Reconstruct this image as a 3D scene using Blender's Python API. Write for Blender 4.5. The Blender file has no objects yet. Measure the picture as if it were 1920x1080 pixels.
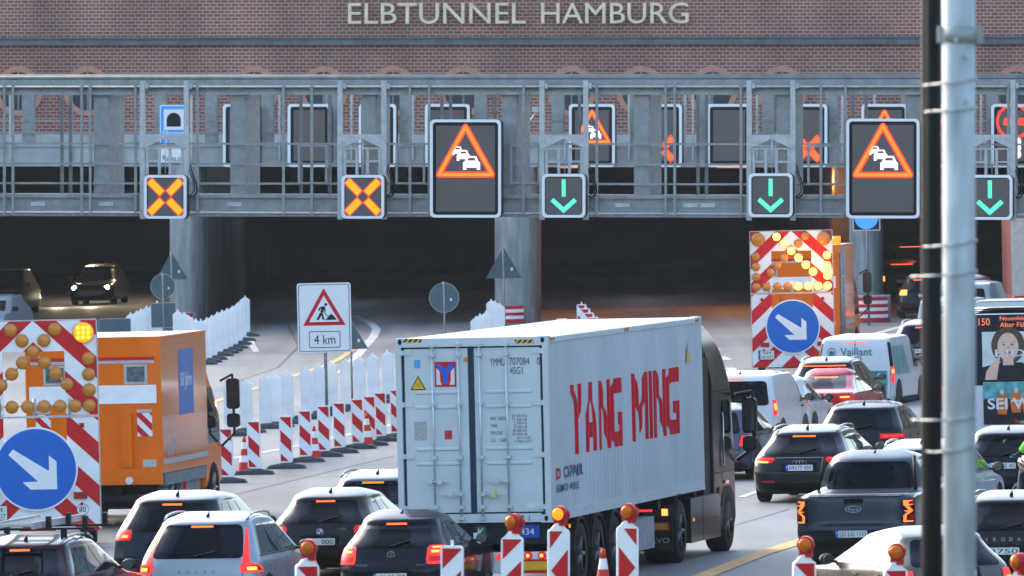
import bpy, bmesh, math, random
from mathutils import Matrix, Vector
random.seed(7)
S = bpy.context.scene
COL = S.collection
# ------------------------------------------------------------------ camera
F = 18900.0; H = 7.6; PITCH = math.atan(340 / F); K = 0.023
cam = bpy.data.cameras.new('camera'); camo = bpy.data.objects.new('camera', cam); COL.objects.link(camo)
cam.sensor_width = 36; cam.lens = F / 1920 * 36; cam.clip_start = 1; cam.clip_end = 6000
camo.location = (0, 0, H); camo.rotation_euler = (math.pi / 2 - PITCH, 0, 0)
cam.dof.use_dof = True; cam.dof.focus_distance = 200; cam.dof.aperture_fstop = 9
S.camera = camo
# ------------------------------------------------------------------ world and sun
SUN_EL, SUN_AZ = math.radians(30), math.radians(-42)      # azimuth clockwise from straight ahead
w = bpy.data.worlds.new("World"); S.world = w; w.use_nodes = True
nt = w.node_tree; bg = nt.nodes['Background']
sky = nt.nodes.new('ShaderNodeTexSky'); sky.sky_type = 'NISHITA'; sky.sun_disc = False
sky.sun_elevation = SUN_EL; sky.sun_rotation = SUN_AZ; sky.air_density = 1.2; sky.dust_density = 2.3; sky.ozone_density = 1.4
nt.links.new(sky.outputs[0], bg.inputs[0]); bg.inputs[1].default_value = 0.145
sl = bpy.data.lights.new('sun', 'SUN'); sl.energy = .7; sl.angle = math.radians(40); sl.color = (1, .90, .78)
so = bpy.data.objects.new('sun', sl); COL.objects.link(so)
sd = Vector((math.sin(SUN_AZ) * math.cos(SUN_EL), math.cos(SUN_AZ) * math.cos(SUN_EL), math.sin(SUN_EL)))
so.rotation_euler = sd.to_track_quat('Z', 'Y').to_euler(); so.location = (0, 0, 60)
S.view_settings.view_transform = 'Standard'; S.view_settings.look = 'None'
S.view_settings.exposure = 1.98; S.view_settings.gamma = 1
S.render.engine = 'CYCLES'
try:
    S.cycles.use_denoising = True; S.cycles.max_bounces = 6; S.cycles.volume_bounces = 0
except Exception: pass
# ------------------------------------------------------------------ materials
MATS = {}
def lin(c):
    return tuple(((x / 255) / 12.92 if x / 255 <= .04045 else ((x / 255 + .055) / 1.055) ** 2.4) for x in c)
def mat(name, col, rough=.5, metal=0, noise=.12, scale=6, coat=0, emit=None, es=0, spec=.22, bump=0, stretch=None, ior=1.5):
    if name in MATS: return MATS[name]
    m = bpy.data.materials.new(name); m.use_nodes = True; n = m.node_tree.nodes; l = m.node_tree.links
    b = n['Principled BSDF']; c = (*col, 1)
    b.inputs['Roughness'].default_value = rough; b.inputs['Metallic'].default_value = metal
    b.inputs['Specular IOR Level'].default_value = spec
    b.inputs['IOR'].default_value = ior; b.inputs['Coat IOR'].default_value = min(ior, 1.5)
    b.inputs['Coat Weight'].default_value = coat; b.inputs['Coat Roughness'].default_value = .06
    tc = n.new('ShaderNodeTexCoord'); ns = n.new('ShaderNodeTexNoise'); ns.inputs['Scale'].default_value = scale
    ns.inputs['Detail'].default_value = 5
    src = tc.outputs['Object']
    if stretch:
        mp = n.new('ShaderNodeMapping'); mp.inputs['Scale'].default_value = stretch; l.new(src, mp.inputs[0]); src = mp.outputs[0]
    l.new(src, ns.inputs['Vector'])
    if noise:
        mx = n.new('ShaderNodeMix'); mx.data_type = 'RGBA'
        mx.inputs['A'].default_value = (*[x * (1 - noise) for x in col], 1)
        mx.inputs['B'].default_value = (*[min(1, x * (1 + noise)) for x in col], 1)
        cr = n.new('ShaderNodeMapRange'); cr.inputs['From Min'].default_value = .3; cr.inputs['From Max'].default_value = .7
        l.new(ns.outputs['Fac'], cr.inputs['Value']); l.new(cr.outputs[0], mx.inputs['Factor'])
        l.new(mx.outputs['Result'], b.inputs['Base Color'])
    else: b.inputs['Base Color'].default_value = c
    if bump:
        bp = n.new('ShaderNodeBump'); bp.inputs['Strength'].default_value = bump; bp.inputs['Distance'].default_value = .01
        l.new(ns.outputs['Fac'], bp.inputs['Height']); l.new(bp.outputs[0], b.inputs['Normal'])
    if emit:
        b.inputs['Emission Color'].default_value = (*emit, 1); b.inputs['Emission Strength'].default_value = es
    MATS[name] = m; return m
def paint(name, col, rough=.28, metal=.0): return mat(name, col, rough, metal, noise=.05, scale=3, coat=.8, spec=.5, ior=1.24)
galv = mat('galvanised_steel', (.26, .275, .275), .55, .25, .16, 5)
galv_d = mat('weathered_steel', (.20, .215, .22), .65, .2, .2, 5)
galv_l = mat('bright_steel', (.43, .455, .46), .5, .3, .14, 8)
white = mat('white_paint', (.66, .68, .68), .45, 0, .05)
offwhite = mat('aged_white_plastic', (.84, .85, .85), .5, 0, .08, 3)
black = mat('black_plastic', (.007, .008, .009), .5, 0, .2)
rubber = mat('tyre_rubber', (.009, .009, .010), .8, 0, .3, 12)
darkgrey = mat('dark_grey_plastic', (.028, .031, .035), .6, 0, .2)
signred = mat('sign_red', (.58, .012, .018), .45, 0, .08)
signblue = mat('sign_blue', (.012, .13, .52), .4, 0, .05)
signwhite = mat('sign_white', (.80, .81, .81), .45, 0, .04)
signback = mat('grey_sign_back', (.085, .13, .15), .6, .2, .12, 4)
led = mat('led_matrix_board', (.125, .108, .102), .7, 0, .25, 160)
rim_w = mat('white_enamel_frame', (.78, .79, .79), .4, 0, .04)
glass = mat('dark_car_glass', (.002, .004, .009), .06, 0, .1, 4, spec=.5, ior=1.27)
glass_s = mat('side_car_glass', (.005, .006, .007), .04, 0, .1, 4, spec=.5, ior=1.35)
chrome = mat('chrome', (.62, .63, .65), .18, .9, .05)
alloy = mat('alloy_rim', (.22, .23, .24), .4, .7, .15, 20)
orange_p = mat('orange_truck_paint', (.80, .155, .004), .3, 0, .06, 2, coat=.5, ior=1.3)
amber_off = mat('amber_lens', (.58, .19, .004), .35, 0, .12, 60, spec=.7)
red_lens = mat('red_lens', (.35, .006, .008), .2, 0, .1, 60, coat=.5)
EG = 2 ** -S.view_settings.exposure      # lamp colours below are given as they should leave the camera
def em(name, c, s=1, base=None):
    k = max(c); return mat(name, base or tuple(min(.7, x / k * .5) for x in c), .4, 0, 0, emit=tuple(x / k for x in c), es=k * s * EG)
e_red = em('lit_red_lens', (1.3, .045, .045))
e_dim = em('dim_red_lens', (.45, .008, .012), 1, (.3, .008, .008))
e_hot = em('hot_brake_lamp', (3.6, .85, .14))
e_or = em('orange_red_lamp', (2.2, .36, .07))
e_brk = em('brake_strip_lamp', (2.2, .30, .07))
e_amber = em('lit_amber_lamp', (7, 2.9, .42))
e_ambr2 = em('glowing_amber_lamp', (1.35, .40, .015))
e_led_o = em('led_orange', (1.5, .46, .012))
e_led_r = em('led_red', (1.25, .07, .03))
e_led_w = em('led_white', (1.4, 1.3, 1.3))
e_led_g = em('led_green', (.10, .86, .50))
e_head = em('headlamp', (60, 48, 30))
e_head2 = em('headlamp_cool', (14, 15, 16))
e_bus = em('bus_display_led', (.95, .22, .08))
# ------------------------------------------------------------------ mesh helper
class MB:
    def __init__(s): s.v = []; s.f = []; s.m = []; s.sm = []
    def face(s, idx, m=0, sm=False): s.f.append(tuple(idx)); s.m.append(m); s.sm.append(sm)
    def add(s, vs, fs, m=0, sm=False):
        b = len(s.v); s.v += [tuple(v) for v in vs]
        for f in fs: s.face([i + b for i in f], m, sm)
        return s
    def box(s, x0, x1, y0, y1, z0, z1, m=0):
        x0, x1 = min(x0, x1), max(x0, x1); y0, y1 = min(y0, y1), max(y0, y1); z0, z1 = min(z0, z1), max(z0, z1)
        return s.add([(x0, y0, z0), (x1, y0, z0), (x1, y1, z0), (x0, y1, z0), (x0, y0, z1), (x1, y0, z1), (x1, y1, z1), (x0, y1, z1)],
              [(0, 3, 2, 1), (4, 5, 6, 7), (0, 1, 5, 4), (1, 2, 6, 5), (2, 3, 7, 6), (3, 0, 4, 7)], m)
    def cyl(s, p0, p1, r0, r1=None, n=12, m=0, caps=True):
        r1 = r0 if r1 is None else r1
        p0, p1 = Vector(p0), Vector(p1); d = (p1 - p0).normalized()
        a = d.cross(Vector((0, 0, 1)) if abs(d.z) < .9 else Vector((1, 0, 0))).normalized(); b = a.cross(d)
        vs = []
        for p, r in ((p0, r0), (p1, r1)):
            for i in range(n):
                t = 2 * math.pi * i / n; vs.append(p + (a * math.cos(t) + b * math.sin(t)) * r)
        s.add(vs, [(i, i + n, (i + 1) % n + n, (i + 1) % n) for i in range(n)], m, True)
        if caps:
            s.face([len(s.v) - 2 * n + i for i in range(n)], m); s.face([len(s.v) - n + i for i in reversed(range(n))], m)
        return s
    def tube(s, pts, r, n=6, m=0):
        for a, b in zip(pts, pts[1:]): s.cyl(a, b, r, r, n, m)
        return s
    def poly(s, pts, y, th=.01, m=0):          # prism in the x-z plane, front face looks to -y
        n = len(pts)
        ar = sum(pts[i][0] * pts[(i + 1) % n][1] - pts[(i + 1) % n][0] * pts[i][1] for i in range(n))
        if ar < 0: pts = pts[::-1]
        vs = [(x, y, z) for x, z in pts] + [(x, y + th, z) for x, z in pts]
        fs = [tuple(range(n)), tuple(reversed(range(n, 2 * n)))] + [(i, i + n, (i + 1) % n + n, (i + 1) % n) for i in range(n)]
        return s.add(vs, fs, m)
    def disc(s, cx, cz, r, y, th=.01, m=0, n=28, ry=None):
        ry = ry or r
        return s.poly([(cx + r * math.cos(2 * math.pi * i / n), cz + ry * math.sin(2 * math.pi * i / n)) for i in range(n)], y, th, m)
    def loop(s, outer, inner, y, th=.01, m=0):  # ring between two outlines of equal count
        n = len(outer)
        vs = [(x, y, z) for x, z in outer] + [(x, y, z) for x, z in inner] + [(x, y + th, z) for x, z in outer] + [(x, y + th, z) for x, z in inner]
        fs = []
        for i in range(n):
            j = (i + 1) % n
            fs += [(i, j, j + n, i + n), (i + 2 * n, i + 3 * n, j + 3 * n, j + 2 * n), (i, i + 2 * n, j + 2 * n, j), (i + n, j + n, j + 3 * n, i + 3 * n)]
        return s.add(vs, fs, m)
    def ring(s, cx, cz, r0, r1, y, th=.01, m=0, n=32):
        o = [(cx + r1 * math.cos(2 * math.pi * i / n), cz + r1 * math.sin(2 * math.pi * i / n)) for i in range(n)]
        i_ = [(cx + r0 * math.cos(2 * math.pi * i / n), cz + r0 * math.sin(2 * math.pi * i / n)) for i in range(n)]
        return s.loop(o, i_, y, th, m)
    def grid(s, P, m=0, sm=True):
        r, c = len(P), len(P[0])
        return s.add([p for row in P for p in row], [(i * c + j, i * c + j + 1, (i + 1) * c + j + 1, (i + 1) * c + j) for i in range(r - 1) for j in range(c - 1)], m, sm)
    def merge(s, o, M=None):
        b = len(s.v)
        s.v += [tuple(M @ Vector(v)) if M else v for v in o.v]
        for f, m, sm in zip(o.f, o.m, o.sm): s.face([i + b for i in f], m, sm)
        return s
    def build(s, name, mats, parent=None, M=None, fix=True):
        me = bpy.data.meshes.new(name); me.from_pydata(s.v, [], s.f)
        for m_ in (mats if isinstance(mats, (list, tuple)) else [mats]): me.materials.append(m_)
        for p, a, b in zip(me.polygons, s.m, s.sm): p.material_index = a; p.use_smooth = b
        me.update()
        if fix:
            bm = bmesh.new(); bm.from_mesh(me); bmesh.ops.recalc_face_normals(bm, faces=bm.faces); bm.to_mesh(me); bm.free()
        o = bpy.data.objects.new(name, me); COL.objects.link(o)
        if parent: o.parent = parent
        if M: o.matrix_local = M
        return o
def rrect(cx, cz, w_, h_, r, n=5):
    pts = []
    for (sx, sz, a0) in ((1, 1, 0), (-1, 1, 90), (-1, -1, 180), (1, -1, 270)):
        for i in range(n + 1):
            a = math.radians(a0 + 90 * i / n)
            pts.append((cx + sx * (w_ / 2 - r) + r * math.cos(a), cz + sz * (h_ / 2 - r) + r * math.sin(a)))
    return pts
_fc = {}
def text_mb(t, w_=None, h_=None, y=0, m=0, bold=0, ext=.002, cx=0, cz=0, align='C'):
    """letters fitted to a width and/or height, standing in the x-z plane and read from -y"""
    key = (t, bold)
    if key not in _fc:
        cu = bpy.data.curves.new('t', 'FONT'); cu.body = t; cu.offset = bold; cu.resolution_u = 3; cu.fill_mode = 'FRONT' if hasattr(cu, 'fill_mode') else 'FRONT'
        ob = bpy.data.objects.new('t', cu); COL.objects.link(ob)
        me = ob.to_mesh(); vs = [tuple(v.co) for v in me.vertices]; fs = [tuple(p.vertices) for p in me.polygons]
        ob.to_mesh_clear(); bpy.data.objects.remove(ob); bpy.data.curves.remove(cu); _fc[key] = (vs, fs)
    vs, fs = _fc[key]
    if not vs: return MB()
    x0, x1 = min(v[0] for v in vs), max(v[0] for v in vs); z0, z1 = min(v[1] for v in vs), max(v[1] for v in vs)
    sz = h_ / (z1 - z0) if h_ else w_ / (x1 - x0); sx = w_ / (x1 - x0) if w_ else sz
    W = (x1 - x0) * sx
    ox = {'C': -W / 2, 'L': 0, 'R': -W}[align]
    mb = MB(); mb.add([(cx + ox + (v[0] - x0) * sx, y, cz + (v[1] - z0) * sz - (z1 - z0) * sz / 2) for v in vs], fs, m)
    return mb
# ------------------------------------------------------------------ naming helpers
def tag(o, label=None, cat=None, group=None, kind=None):
    if label: o['label'] = label
    if cat: o['category'] = cat
    if group: o['group'] = group
    if kind: o['kind'] = kind
    return o
def thing(name, label, cat, M=Matrix(), group=None):
    o = bpy.data.objects.new(name, None); o.empty_display_size = .3; COL.objects.link(o); o.matrix_world = M
    return tag(o, label, cat, group)
def copy_tree(o, parent=None):
    c = o.copy(); COL.objects.link(c)
    if parent: c.parent = parent
    for ch in KIDS.get(o.name, []) if False else [x for x in list(COL.objects) if x.parent == o]: copy_tree(ch, c)
    return c
TILT = Matrix.Rotation(-math.atan(K), 4, 'Y')
def road(px, s, yaw=12, dz=0):
    """frame on the road: px = picture column of its origin, s = pixels per metre there (sets the distance)"""
    X = (px - 960) / s; Y = F / s
    return Matrix.Translation((X, Y, K * X + dz)) @ TILT @ Matrix.Rotation(math.radians(-yaw), 4, 'Z')
def sground(px, py): return (py - 200 + K * (px - 960)) / H
def zpix(py, Y): return H - Y * math.tan(PITCH + math.atan((py - 540) / F))
YAW = math.radians(12); CY, SY = math.cos(YAW), math.sin(YAW)
class Frame:        # a frontal plane square to the road, for the gantries and the portal
    def __init__(s, D): s.D = D; s.M = Matrix.Translation((0, D, 0)) @ Matrix.Rotation(-YAW, 4, 'Z')
    def u(s, px, v=0):
        q = (px - 960) / F; return (q * (s.D + v * CY) - v * SY) / (CY + q * SY)
    def z(s, py, px=960, v=0):
        u = s.u(px, v); return zpix(py, s.D + v * CY - u * SY)
def clip(poly, a, b, c):     # keep a*x+b*z<=c
    out = []
    for i in range(len(poly)):
        p, q = poly[i], poly[(i + 1) % len(poly)]
        dp, dq = a * p[0] + b * p[1] - c, a * q[0] + b * q[1] - c
        if dp <= 0: out.append(p)
        if dp * dq < 0:
            t = dp / (dp - dq); out.append((p[0] + (q[0] - p[0]) * t, p[1] + (q[1] - p[1]) * t))
    return out
def stripes(mb, poly, slope, period, phase, y, th=.003, m=0, duty=.5):   # bands of z + slope*x
    vals = [z + slope * x for x, z in poly]; k0 = math.floor((min(vals) - phase) / period) - 1; k1 = math.ceil((max(vals) - phase) / period) + 1
    for k in range(k0, k1):
        lo = phase + k * period; hi = lo + period * duty
        p = clip(clip(poly, slope, 1, hi), -slope, -1, -lo)
        if len(p) > 2: mb.poly(p, y, th, m)
    return mb
# ------------------------------------------------------------------ ground and road
def slab(name, xs, ys, dz, m, kind='structure'):
    mb = MB(); P = [[(x, y, K * max(-60, min(60, x)) + dz) for x in xs] for y in ys]; mb.grid(P, 0, False)
    return tag(mb.build(name, m), kind=kind)
gm = mat('verge_ground', (.055, .065, .04), .9, 0, .35, .6)
am = bpy.data.materials.new('asphalt'); am.use_nodes = True; MATS['asphalt'] = am
n = am.node_tree.nodes; l = am.node_tree.links; b = n['Principled BSDF']
tc = n.new('ShaderNodeTexCoord'); mp = n.new('ShaderNodeMapping'); mp.inputs['Rotation'].default_value = (0, 0, math.radians(12)); mp.inputs['Scale'].default_value = (1.1, .035, 1)
n1 = n.new('ShaderNodeTexNoise'); n1.inputs['Scale'].default_value = 1.0; n1.inputs['Detail'].default_value = 6
n2 = n.new('ShaderNodeTexNoise'); n2.inputs['Scale'].default_value = 14; n2.inputs['Detail'].default_value = 8
n3 = n.new('ShaderNodeTexNoise'); n3.inputs['Scale'].default_value = .12; n3.inputs['Detail'].default_value = 4
l.new(tc.outputs['Object'], mp.inputs[0]); l.new(mp.outputs[0], n1.inputs['Vector']); l.new(tc.outputs['Object'], n2.inputs['Vector']); l.new(tc.outputs['Object'], n3.inputs['Vector'])
def mth(op, a, b_=None, v=None):
    q = n.new('ShaderNodeMath'); q.operation = op; l.new(a, q.inputs[0])
    if b_ is not None: l.new(b_, q.inputs[1])
    if v is not None: q.inputs[1].default_value = v
    return q.outputs[0]
sm_ = mth('ADD', mth('ADD', mth('MULTIPLY', n1.outputs[0], v=.9), mth('MULTIPLY', n2.outputs[0], v=.5)), mth('MULTIPLY', n3.outputs[0], v=.6))
cr = n.new('ShaderNodeMapRange'); cr.inputs['From Min'].default_value = .8; cr.inputs['From Max'].default_value = 1.2
cr.inputs['To Min'].default_value = 0; cr.inputs['To Max'].default_value = 1
l.new(sm_, cr.inputs[0]); mx = n.new('ShaderNodeMix'); mx.data_type = 'RGBA'; mx.inputs['A'].default_value = (.060, .062, .065, 1); mx.inputs['B'].default_value = (.145, .148, .150, 1)
l.new(cr.outputs[0], mx.inputs['Factor']); l.new(mx.outputs['Result'], b.inputs['Base Color']); b.inputs['Roughness'].default_value = .62
bp = n.new('ShaderNodeBump'); bp.inputs['Strength'].default_value = .25; bp.inputs['Distance'].default_value = .01; l.new(n2.outputs[0], bp.inputs['Height']); l.new(bp.outputs[0], b.inputs['Normal'])
slab('ground', [-900, -60, -40, 0, 40, 60, 900], [-500, 0, 300, 700, 1500], -.004, gm)
slab('road', [-45, -20, 0, 20, 45], [60, 150, 250, 356, 560], 0, am)
# embankment carrying the traffic island in front of the camera
mb = MB(); mb.add([(-14, 70, -1), (14, 70, -1), (14, 130.5, -1), (-14, 130.5, -1), (-13, 72, 1.10), (13, 72, 1.10), (13, 129.6, 1.10), (-13, 129.6, 1.10)],
                  [(4, 5, 6, 7), (0, 1, 5, 4), (1, 2, 6, 5), (2, 3, 7, 6), (3, 0, 4, 7)])
tag(mb.build('terrain', gm), kind='structure')
# painted lines
def gp(px, py):
    s = sground(px, py); X = (px - 960) / s; return Vector((X, F / s, K * X))
def line(pts, wd, m, dz, taper=False):
    mb = MB(); ps = [gp(*p) for p in pts]; P = []
    for i, p in enumerate(ps):
        d = (ps[min(i + 1, len(ps) - 1)] - ps[max(i - 1, 0)]); nrm = Vector((d.y, -d.x, 0)).normalized()
        P.append([(q.x, q.y, K * q.x + dz) for q in (p - nrm * wd / 2, p + nrm * wd / 2)])
    mb.grid(P, 0, False); return mb
lw = mat('white_road_paint', (.42, .43, .43), .7, 0, .25, 3); ly = mat('yellow_road_tape', (.62, .34, .12), .7, 0, .2, 3)
lines = MB()
for pts, wd in [([(395, 872), (425, 862), (560, 836), (740, 796)], .22), ([(600, 893), (700, 889), (740, 886)], .16),
                ([(640, 700), (676, 660), (700, 632), (706, 618), (696, 606), (664, 592)], .30),
                ([(1330, 650), (1344, 656)], .3), ([(1350, 669), (1364, 675)], .3), ([(1366, 690), (1378, 697)], .3),
                ([(1300, 612), (1312, 618)], .3), ([(1314, 629), (1324, 634)], .3), ([(1390, 933), (1440, 915)], .15),
                ([(1590, 640), (1700, 610)], .3), ([(480, 660), (470, 640), (450, 625)], .2), ([(0, 830), (120, 800)], .2)]:
    lines.merge(line(pts, wd, lw, .008))
tag(lines.build('road_marking', lw), kind='structure')
lines = MB()
for pts, wd in [([(1290, 1095), (1330, 1077), (1420, 1042), (1495, 1018), (1600, 985)], .36), ([(380, 762), (440, 741), (520, 716), (560, 702), (610, 686), (636, 674), (662, 656)], .2)]:
    lines.merge(line(pts, wd, ly, .012))
tag(lines.build('road_marking', ly), kind='structure')
seams = mat('asphalt_seam', (.045, .047, .05), .6, 0, .3, 4); lines = MB()
for pts, wd in [([(760, 1010), (1100, 930), (1500, 830), (1700, 775)], .06), ([(410, 935), (740, 855)], .08), ([(430, 720), (520, 690), (560, 650), (540, 610)], .09), ([(1380, 985), (1480, 955)], .05)]:
    lines.merge(line(pts, wd, seams, .004))
tag(lines.build('road_marking', seams), kind='structure')
# ------------------------------------------------------------------ tunnel portal building
PF = Frame(357.0)
bm_ = bpy.data.materials.new('brick_wall'); bm_.use_nodes = True
n = bm_.node_tree.nodes; l = bm_.node_tree.links; b = n['Principled BSDF']; b.inputs['Roughness'].default_value = .85
tc = n.new('ShaderNodeTexCoord'); mp = n.new('ShaderNodeMapping'); mp.inputs['Rotation'].default_value = (math.pi / 2, 0, 0)
br = n.new('ShaderNodeTexBrick'); br.inputs['Scale'].default_value = 1; br.inputs['Brick Width'].default_value = .262; br.inputs['Row Height'].default_value = .124
br.inputs['Mortar Size'].default_value = .0125; br.inputs['Mortar Smooth'].default_value = .15; br.inputs['Bias'].default_value = -.1
br.inputs['Color1'].default_value = (.245, .090, .066, 1); br.inputs['Color2'].default_value = (.16, .070, .056, 1); br.inputs['Mortar'].default_value = (.42, .33, .29, 1)
ns = n.new('ShaderNodeTexNoise'); ns.inputs['Scale'].default_value = .35; ns.inputs['Detail'].default_value = 8; mq = n.new('ShaderNodeMapping'); mq.inputs['Scale'].default_value = (1.6, 1, .45)
mr = n.new('ShaderNodeMapRange'); mr.inputs['From Min'].default_value = .3; mr.inputs['From Max'].default_value = .7; mr.inputs['To Min'].default_value = .72; mr.inputs['To Max'].default_value = 1.2
mv = n.new('ShaderNodeVectorMath'); mv.operation = 'SCALE'
l.new(tc.outputs['Object'], mp.inputs[0]); l.new(mp.outputs[0], br.inputs['Vector']); l.new(tc.outputs['Object'], mq.inputs[0]); l.new(mq.outputs[0], ns.inputs['Vector']); l.new(ns.outputs[0], mr.inputs[0])
l.new(br.outputs['Color'], mv.inputs[0]); l.new(mr.outputs[0], mv.inputs['Scale']); l.new(mv.outputs[0], b.inputs['Base Color'])
conc = mat('weathered_concrete', (.27, .275, .26), .85, 0, .3, 1.6, bump=.3, stretch=(3, 3, .5))
lint = mat('pale_concrete', (.36, .38, .38), .8, 0, .2, 1.2)
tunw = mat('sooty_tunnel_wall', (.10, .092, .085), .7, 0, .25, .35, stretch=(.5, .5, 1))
slate = mat('slate_cornice', (.105, .125, .14), .6, 0, .2, 2)
ringm = mat('terracotta_ring', (.46, .22, .16), .8, 0, .15, 8)
pane = mat('portal_window_glass', (.05, .06, .065), .15, 0, .2, 2)
letm = mat('brushed_bronze_letters', (.66, .57, .42), .4, .25, .15, 3)
portal = thing('tunnel_portal', 'brick tunnel portal with bronze lettering and round windows across the road', 'tunnel entrance', PF.M)
ztop = PF.z(313); zl = PF.z(252); uL, uR = -38, 38
MB().box(uL, uR, 0, 9, zl, 15.2).build('brick_wall', bm_, portal)
m = MB().box(uL, uR, -.25, 9, ztop, zl); m.build('lintel', lint, portal)
m = MB(); m.box(uL, uR, -.18, 0, PF.z(84), PF.z(71)); m.box(uL, uR, -.25, 0, PF.z(72) + .0, PF.z(69)); m.build('cornice', slate, portal)
MB().box(uL, uR, -.3, 9.2, 15.2, 15.5).build('coping', slate, portal)
for cx in (35, 165, 477, 607, 737, 869, 1072, 1202, 1336, 1467, 1906):
    u = PF.u(cx); z = PF.z(171, cx); r = .89
    f = MB().ring(u, z, r - .2, r, -.05, .06).build('round_window', ringm, portal)
    q = MB().disc(u, z, r - .2, -.015, .016); q.build('pane', pane, f)
    q = MB().box(u - .03, u + .03, -.04, -.016, z - r + .2, z + r - .2); q.box(u - r + .2, u - .031, -.04, -.016, z - .03, z + .03); q.box(u + .031, u + r - .2, -.04, -.016, z - .03, z + .03); q.build('window_bar', galv_d, f)
u0, u1 = PF.u(655), PF.u(1293); zc = (PF.z(6) + PF.z(44)) / 2
for wd_, pa, pb in (('ELBTUNNEL', 655, 988), ('HAMBURG', 1017, 1293)):
    ua, ub = PF.u(pa), PF.u(pb); lt = text_mb(wd_, ub - ua, PF.z(6) - PF.z(45), -.16, bold=0, cx=(ua + ub) / 2, cz=zc).build('wall_lettering', letm, portal, fix=False)
    md = lt.modifiers.new('depth', 'SOLIDIFY'); md.thickness = .12; md.offset = 0
# dividing walls: rounded concrete noses, then long tunnel walls; tubes run on behind the brick front
TS = math.tan(YAW)
def skew(a, b_, v0, v1):
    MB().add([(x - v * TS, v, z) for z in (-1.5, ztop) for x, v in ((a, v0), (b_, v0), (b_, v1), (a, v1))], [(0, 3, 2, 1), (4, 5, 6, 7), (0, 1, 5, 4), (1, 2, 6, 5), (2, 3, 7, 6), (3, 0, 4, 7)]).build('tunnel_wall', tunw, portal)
def divider(pxa, pxb, pxw):
    ua, ub = PF.u(pxa), PF.u(pxb); uw = PF.u(pxw, 2); r = (ub - ua) / 2; c = (ua + ub) / 2
    nose = MB(); N = 14
    arc = [(c - r * math.cos(math.pi * i / N), -.9 - r * .7 * math.sin(math.pi * i / N)) for i in range(N + 1)]
    arc += [(ub, 1.0), (ua, 1.0)]
    n_ = len(arc); vs = [(x, y, -.6) for x, y in arc] + [(x, y, ztop) for x, y in arc]
    nose.add(vs, [(i, (i + 1) % n_, (i + 1) % n_ + n_, i + n_) for i in range(n_)] + [tuple(range(n_, 2 * n_))], 0, True)
    nose.build('pier_nose', conc, portal)
    skew(ua - .1, uw, 1.0, 130)
    return c, r
piers = [divider(330, 374, 412), divider(938, 1004, 1014), divider(1601, 1647, 1652)]
skew(-31, -30, 0, 130); skew(26.5, 27.5, 0, 130)
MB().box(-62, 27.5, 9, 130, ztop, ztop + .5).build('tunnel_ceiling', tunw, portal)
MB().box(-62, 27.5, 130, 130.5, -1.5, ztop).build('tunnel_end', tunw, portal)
for u in (uL - .0, 27.5): MB().box(min(u, -31 if u < 0 else uR), max(-31 if u < 0 else u, uR if u > 0 else -31), 0.01, 8.9, -1.5, ztop).build('brick_wall', bm_, portal)
for c, r in piers:        # low plinths round the noses
    MB().cyl((c, -1.0, -.6), (c, -1.0, .55 + K * c), r * 1.25, r * 1.25, 20).build('plinth', conc, portal)
# ------------------------------------------------------------------ impact attenuators with red and white bands
def attenuator(px, py, wd, ht, nb, label):
    s = sground(px, py); M = road(px, s, 8)
    t = thing('impact_attenuator', label, 'crash cushion', M, 'banded crash cushions at the tunnel piers')
    w2 = wd / s / 2; h = ht / s
    b0 = MB(); b0.cyl((0, w2, 0), (0, w2, h), w2 * 1.05, w2 * 1.05, 18); b0.box(-w2 * 1.9, w2 * .9, w2 * 1.3, w2 * 3, 0, h); b0.build('housing', conc, t)
    f = MB(); nb_ = nb
    for i in range(nb_):
        a, c_ = h * .05 + h * .9 * i / nb_, h * .05 + h * .9 * (i + 1) / nb_
        P = [[(w2 * 1.09 * math.sin(q), w2 - w2 * 1.09 * math.cos(q), z) for q in [(-1.1 + 2.2 * j / 12) for j in range(13)]] for z in (a, c_)]
        f.grid(P, i % 2)
    f.build('warning_band', [signred, signwhite], t)
attenuator(1634, 605, 62, 50, 7, 'red and white banded crash cushion before the right tunnel pier')
attenuator(962, 606, 40, 34, 5, 'red and white banded crash cushion half hidden below the middle pier')
attenuator(347, 624, 30, 38, 5, 'red and white banded crash cushion before the left tunnel pier')
# ------------------------------------------------------------------ gantries
def bolts(mb, u, z, y): mb.box(u - .02, u + .02, y, y + .03, z - .04, z + .04)
G1 = Frame(222.0)
g1 = thing('sign_gantry', 'grey steel sign gantry with square lane signals hung on its front', 'gantry', G1.M, 'sign gantries over the road')
uA, uB = -16.5, 16.5; Z = G1.z
t = MB()
t.cyl((uA, -.05, Z(145)), (uB, -.05, Z(145)), .05, .05, 8); t.cyl((uA, -.12, Z(140)), (uB, -.12, Z(140)), .018, .018, 6)
t.box(uA, uB, -.1, .25, Z(163), Z(149)); t.box(uA, uB, -.02, .2, Z(172), Z(163)); t.box(uA, uB, -.12, .25, Z(178), Z(172))
t.box(uA, uB, 1.35, 1.6, Z(178), Z(150)); t.build('top_chord', galv, g1)
t = MB(); t.cyl((uA, -.14, Z(162.5)), (uB, -.14, Z(162.5)), .028, .028, 6); t.cyl((uA, -.16, Z(400)), (uB, -.16, Z(400)), .024, .024, 6); t.build('cable_conduit', galv_l, g1)
t = MB()
t.box(uA, uB, -.12, .25, Z(372), Z(365)); t.box(uA, uB, -.04, .2, Z(394), Z(372)); t.box(uA, uB, -.12, .25, Z(407), Z(394))
t.box(uA, uB, 1.35, 1.6, Z(407), Z(365)); t.build('bottom_chord', galv, g1)
t = MB(); t.box(uA, uB, .27, 1.33, Z(402), Z(398)); t.build('walkway', galv_d, g1)
for px in (-52, 190, 446, 691, 955, 1203, 1470, 1712, 1950):
    u = G1.u(px)
    MB().box(u - .17, u + .16, .0, 1.45, Z(366), Z(177)).build('truss_post', galv, g1)
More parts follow.
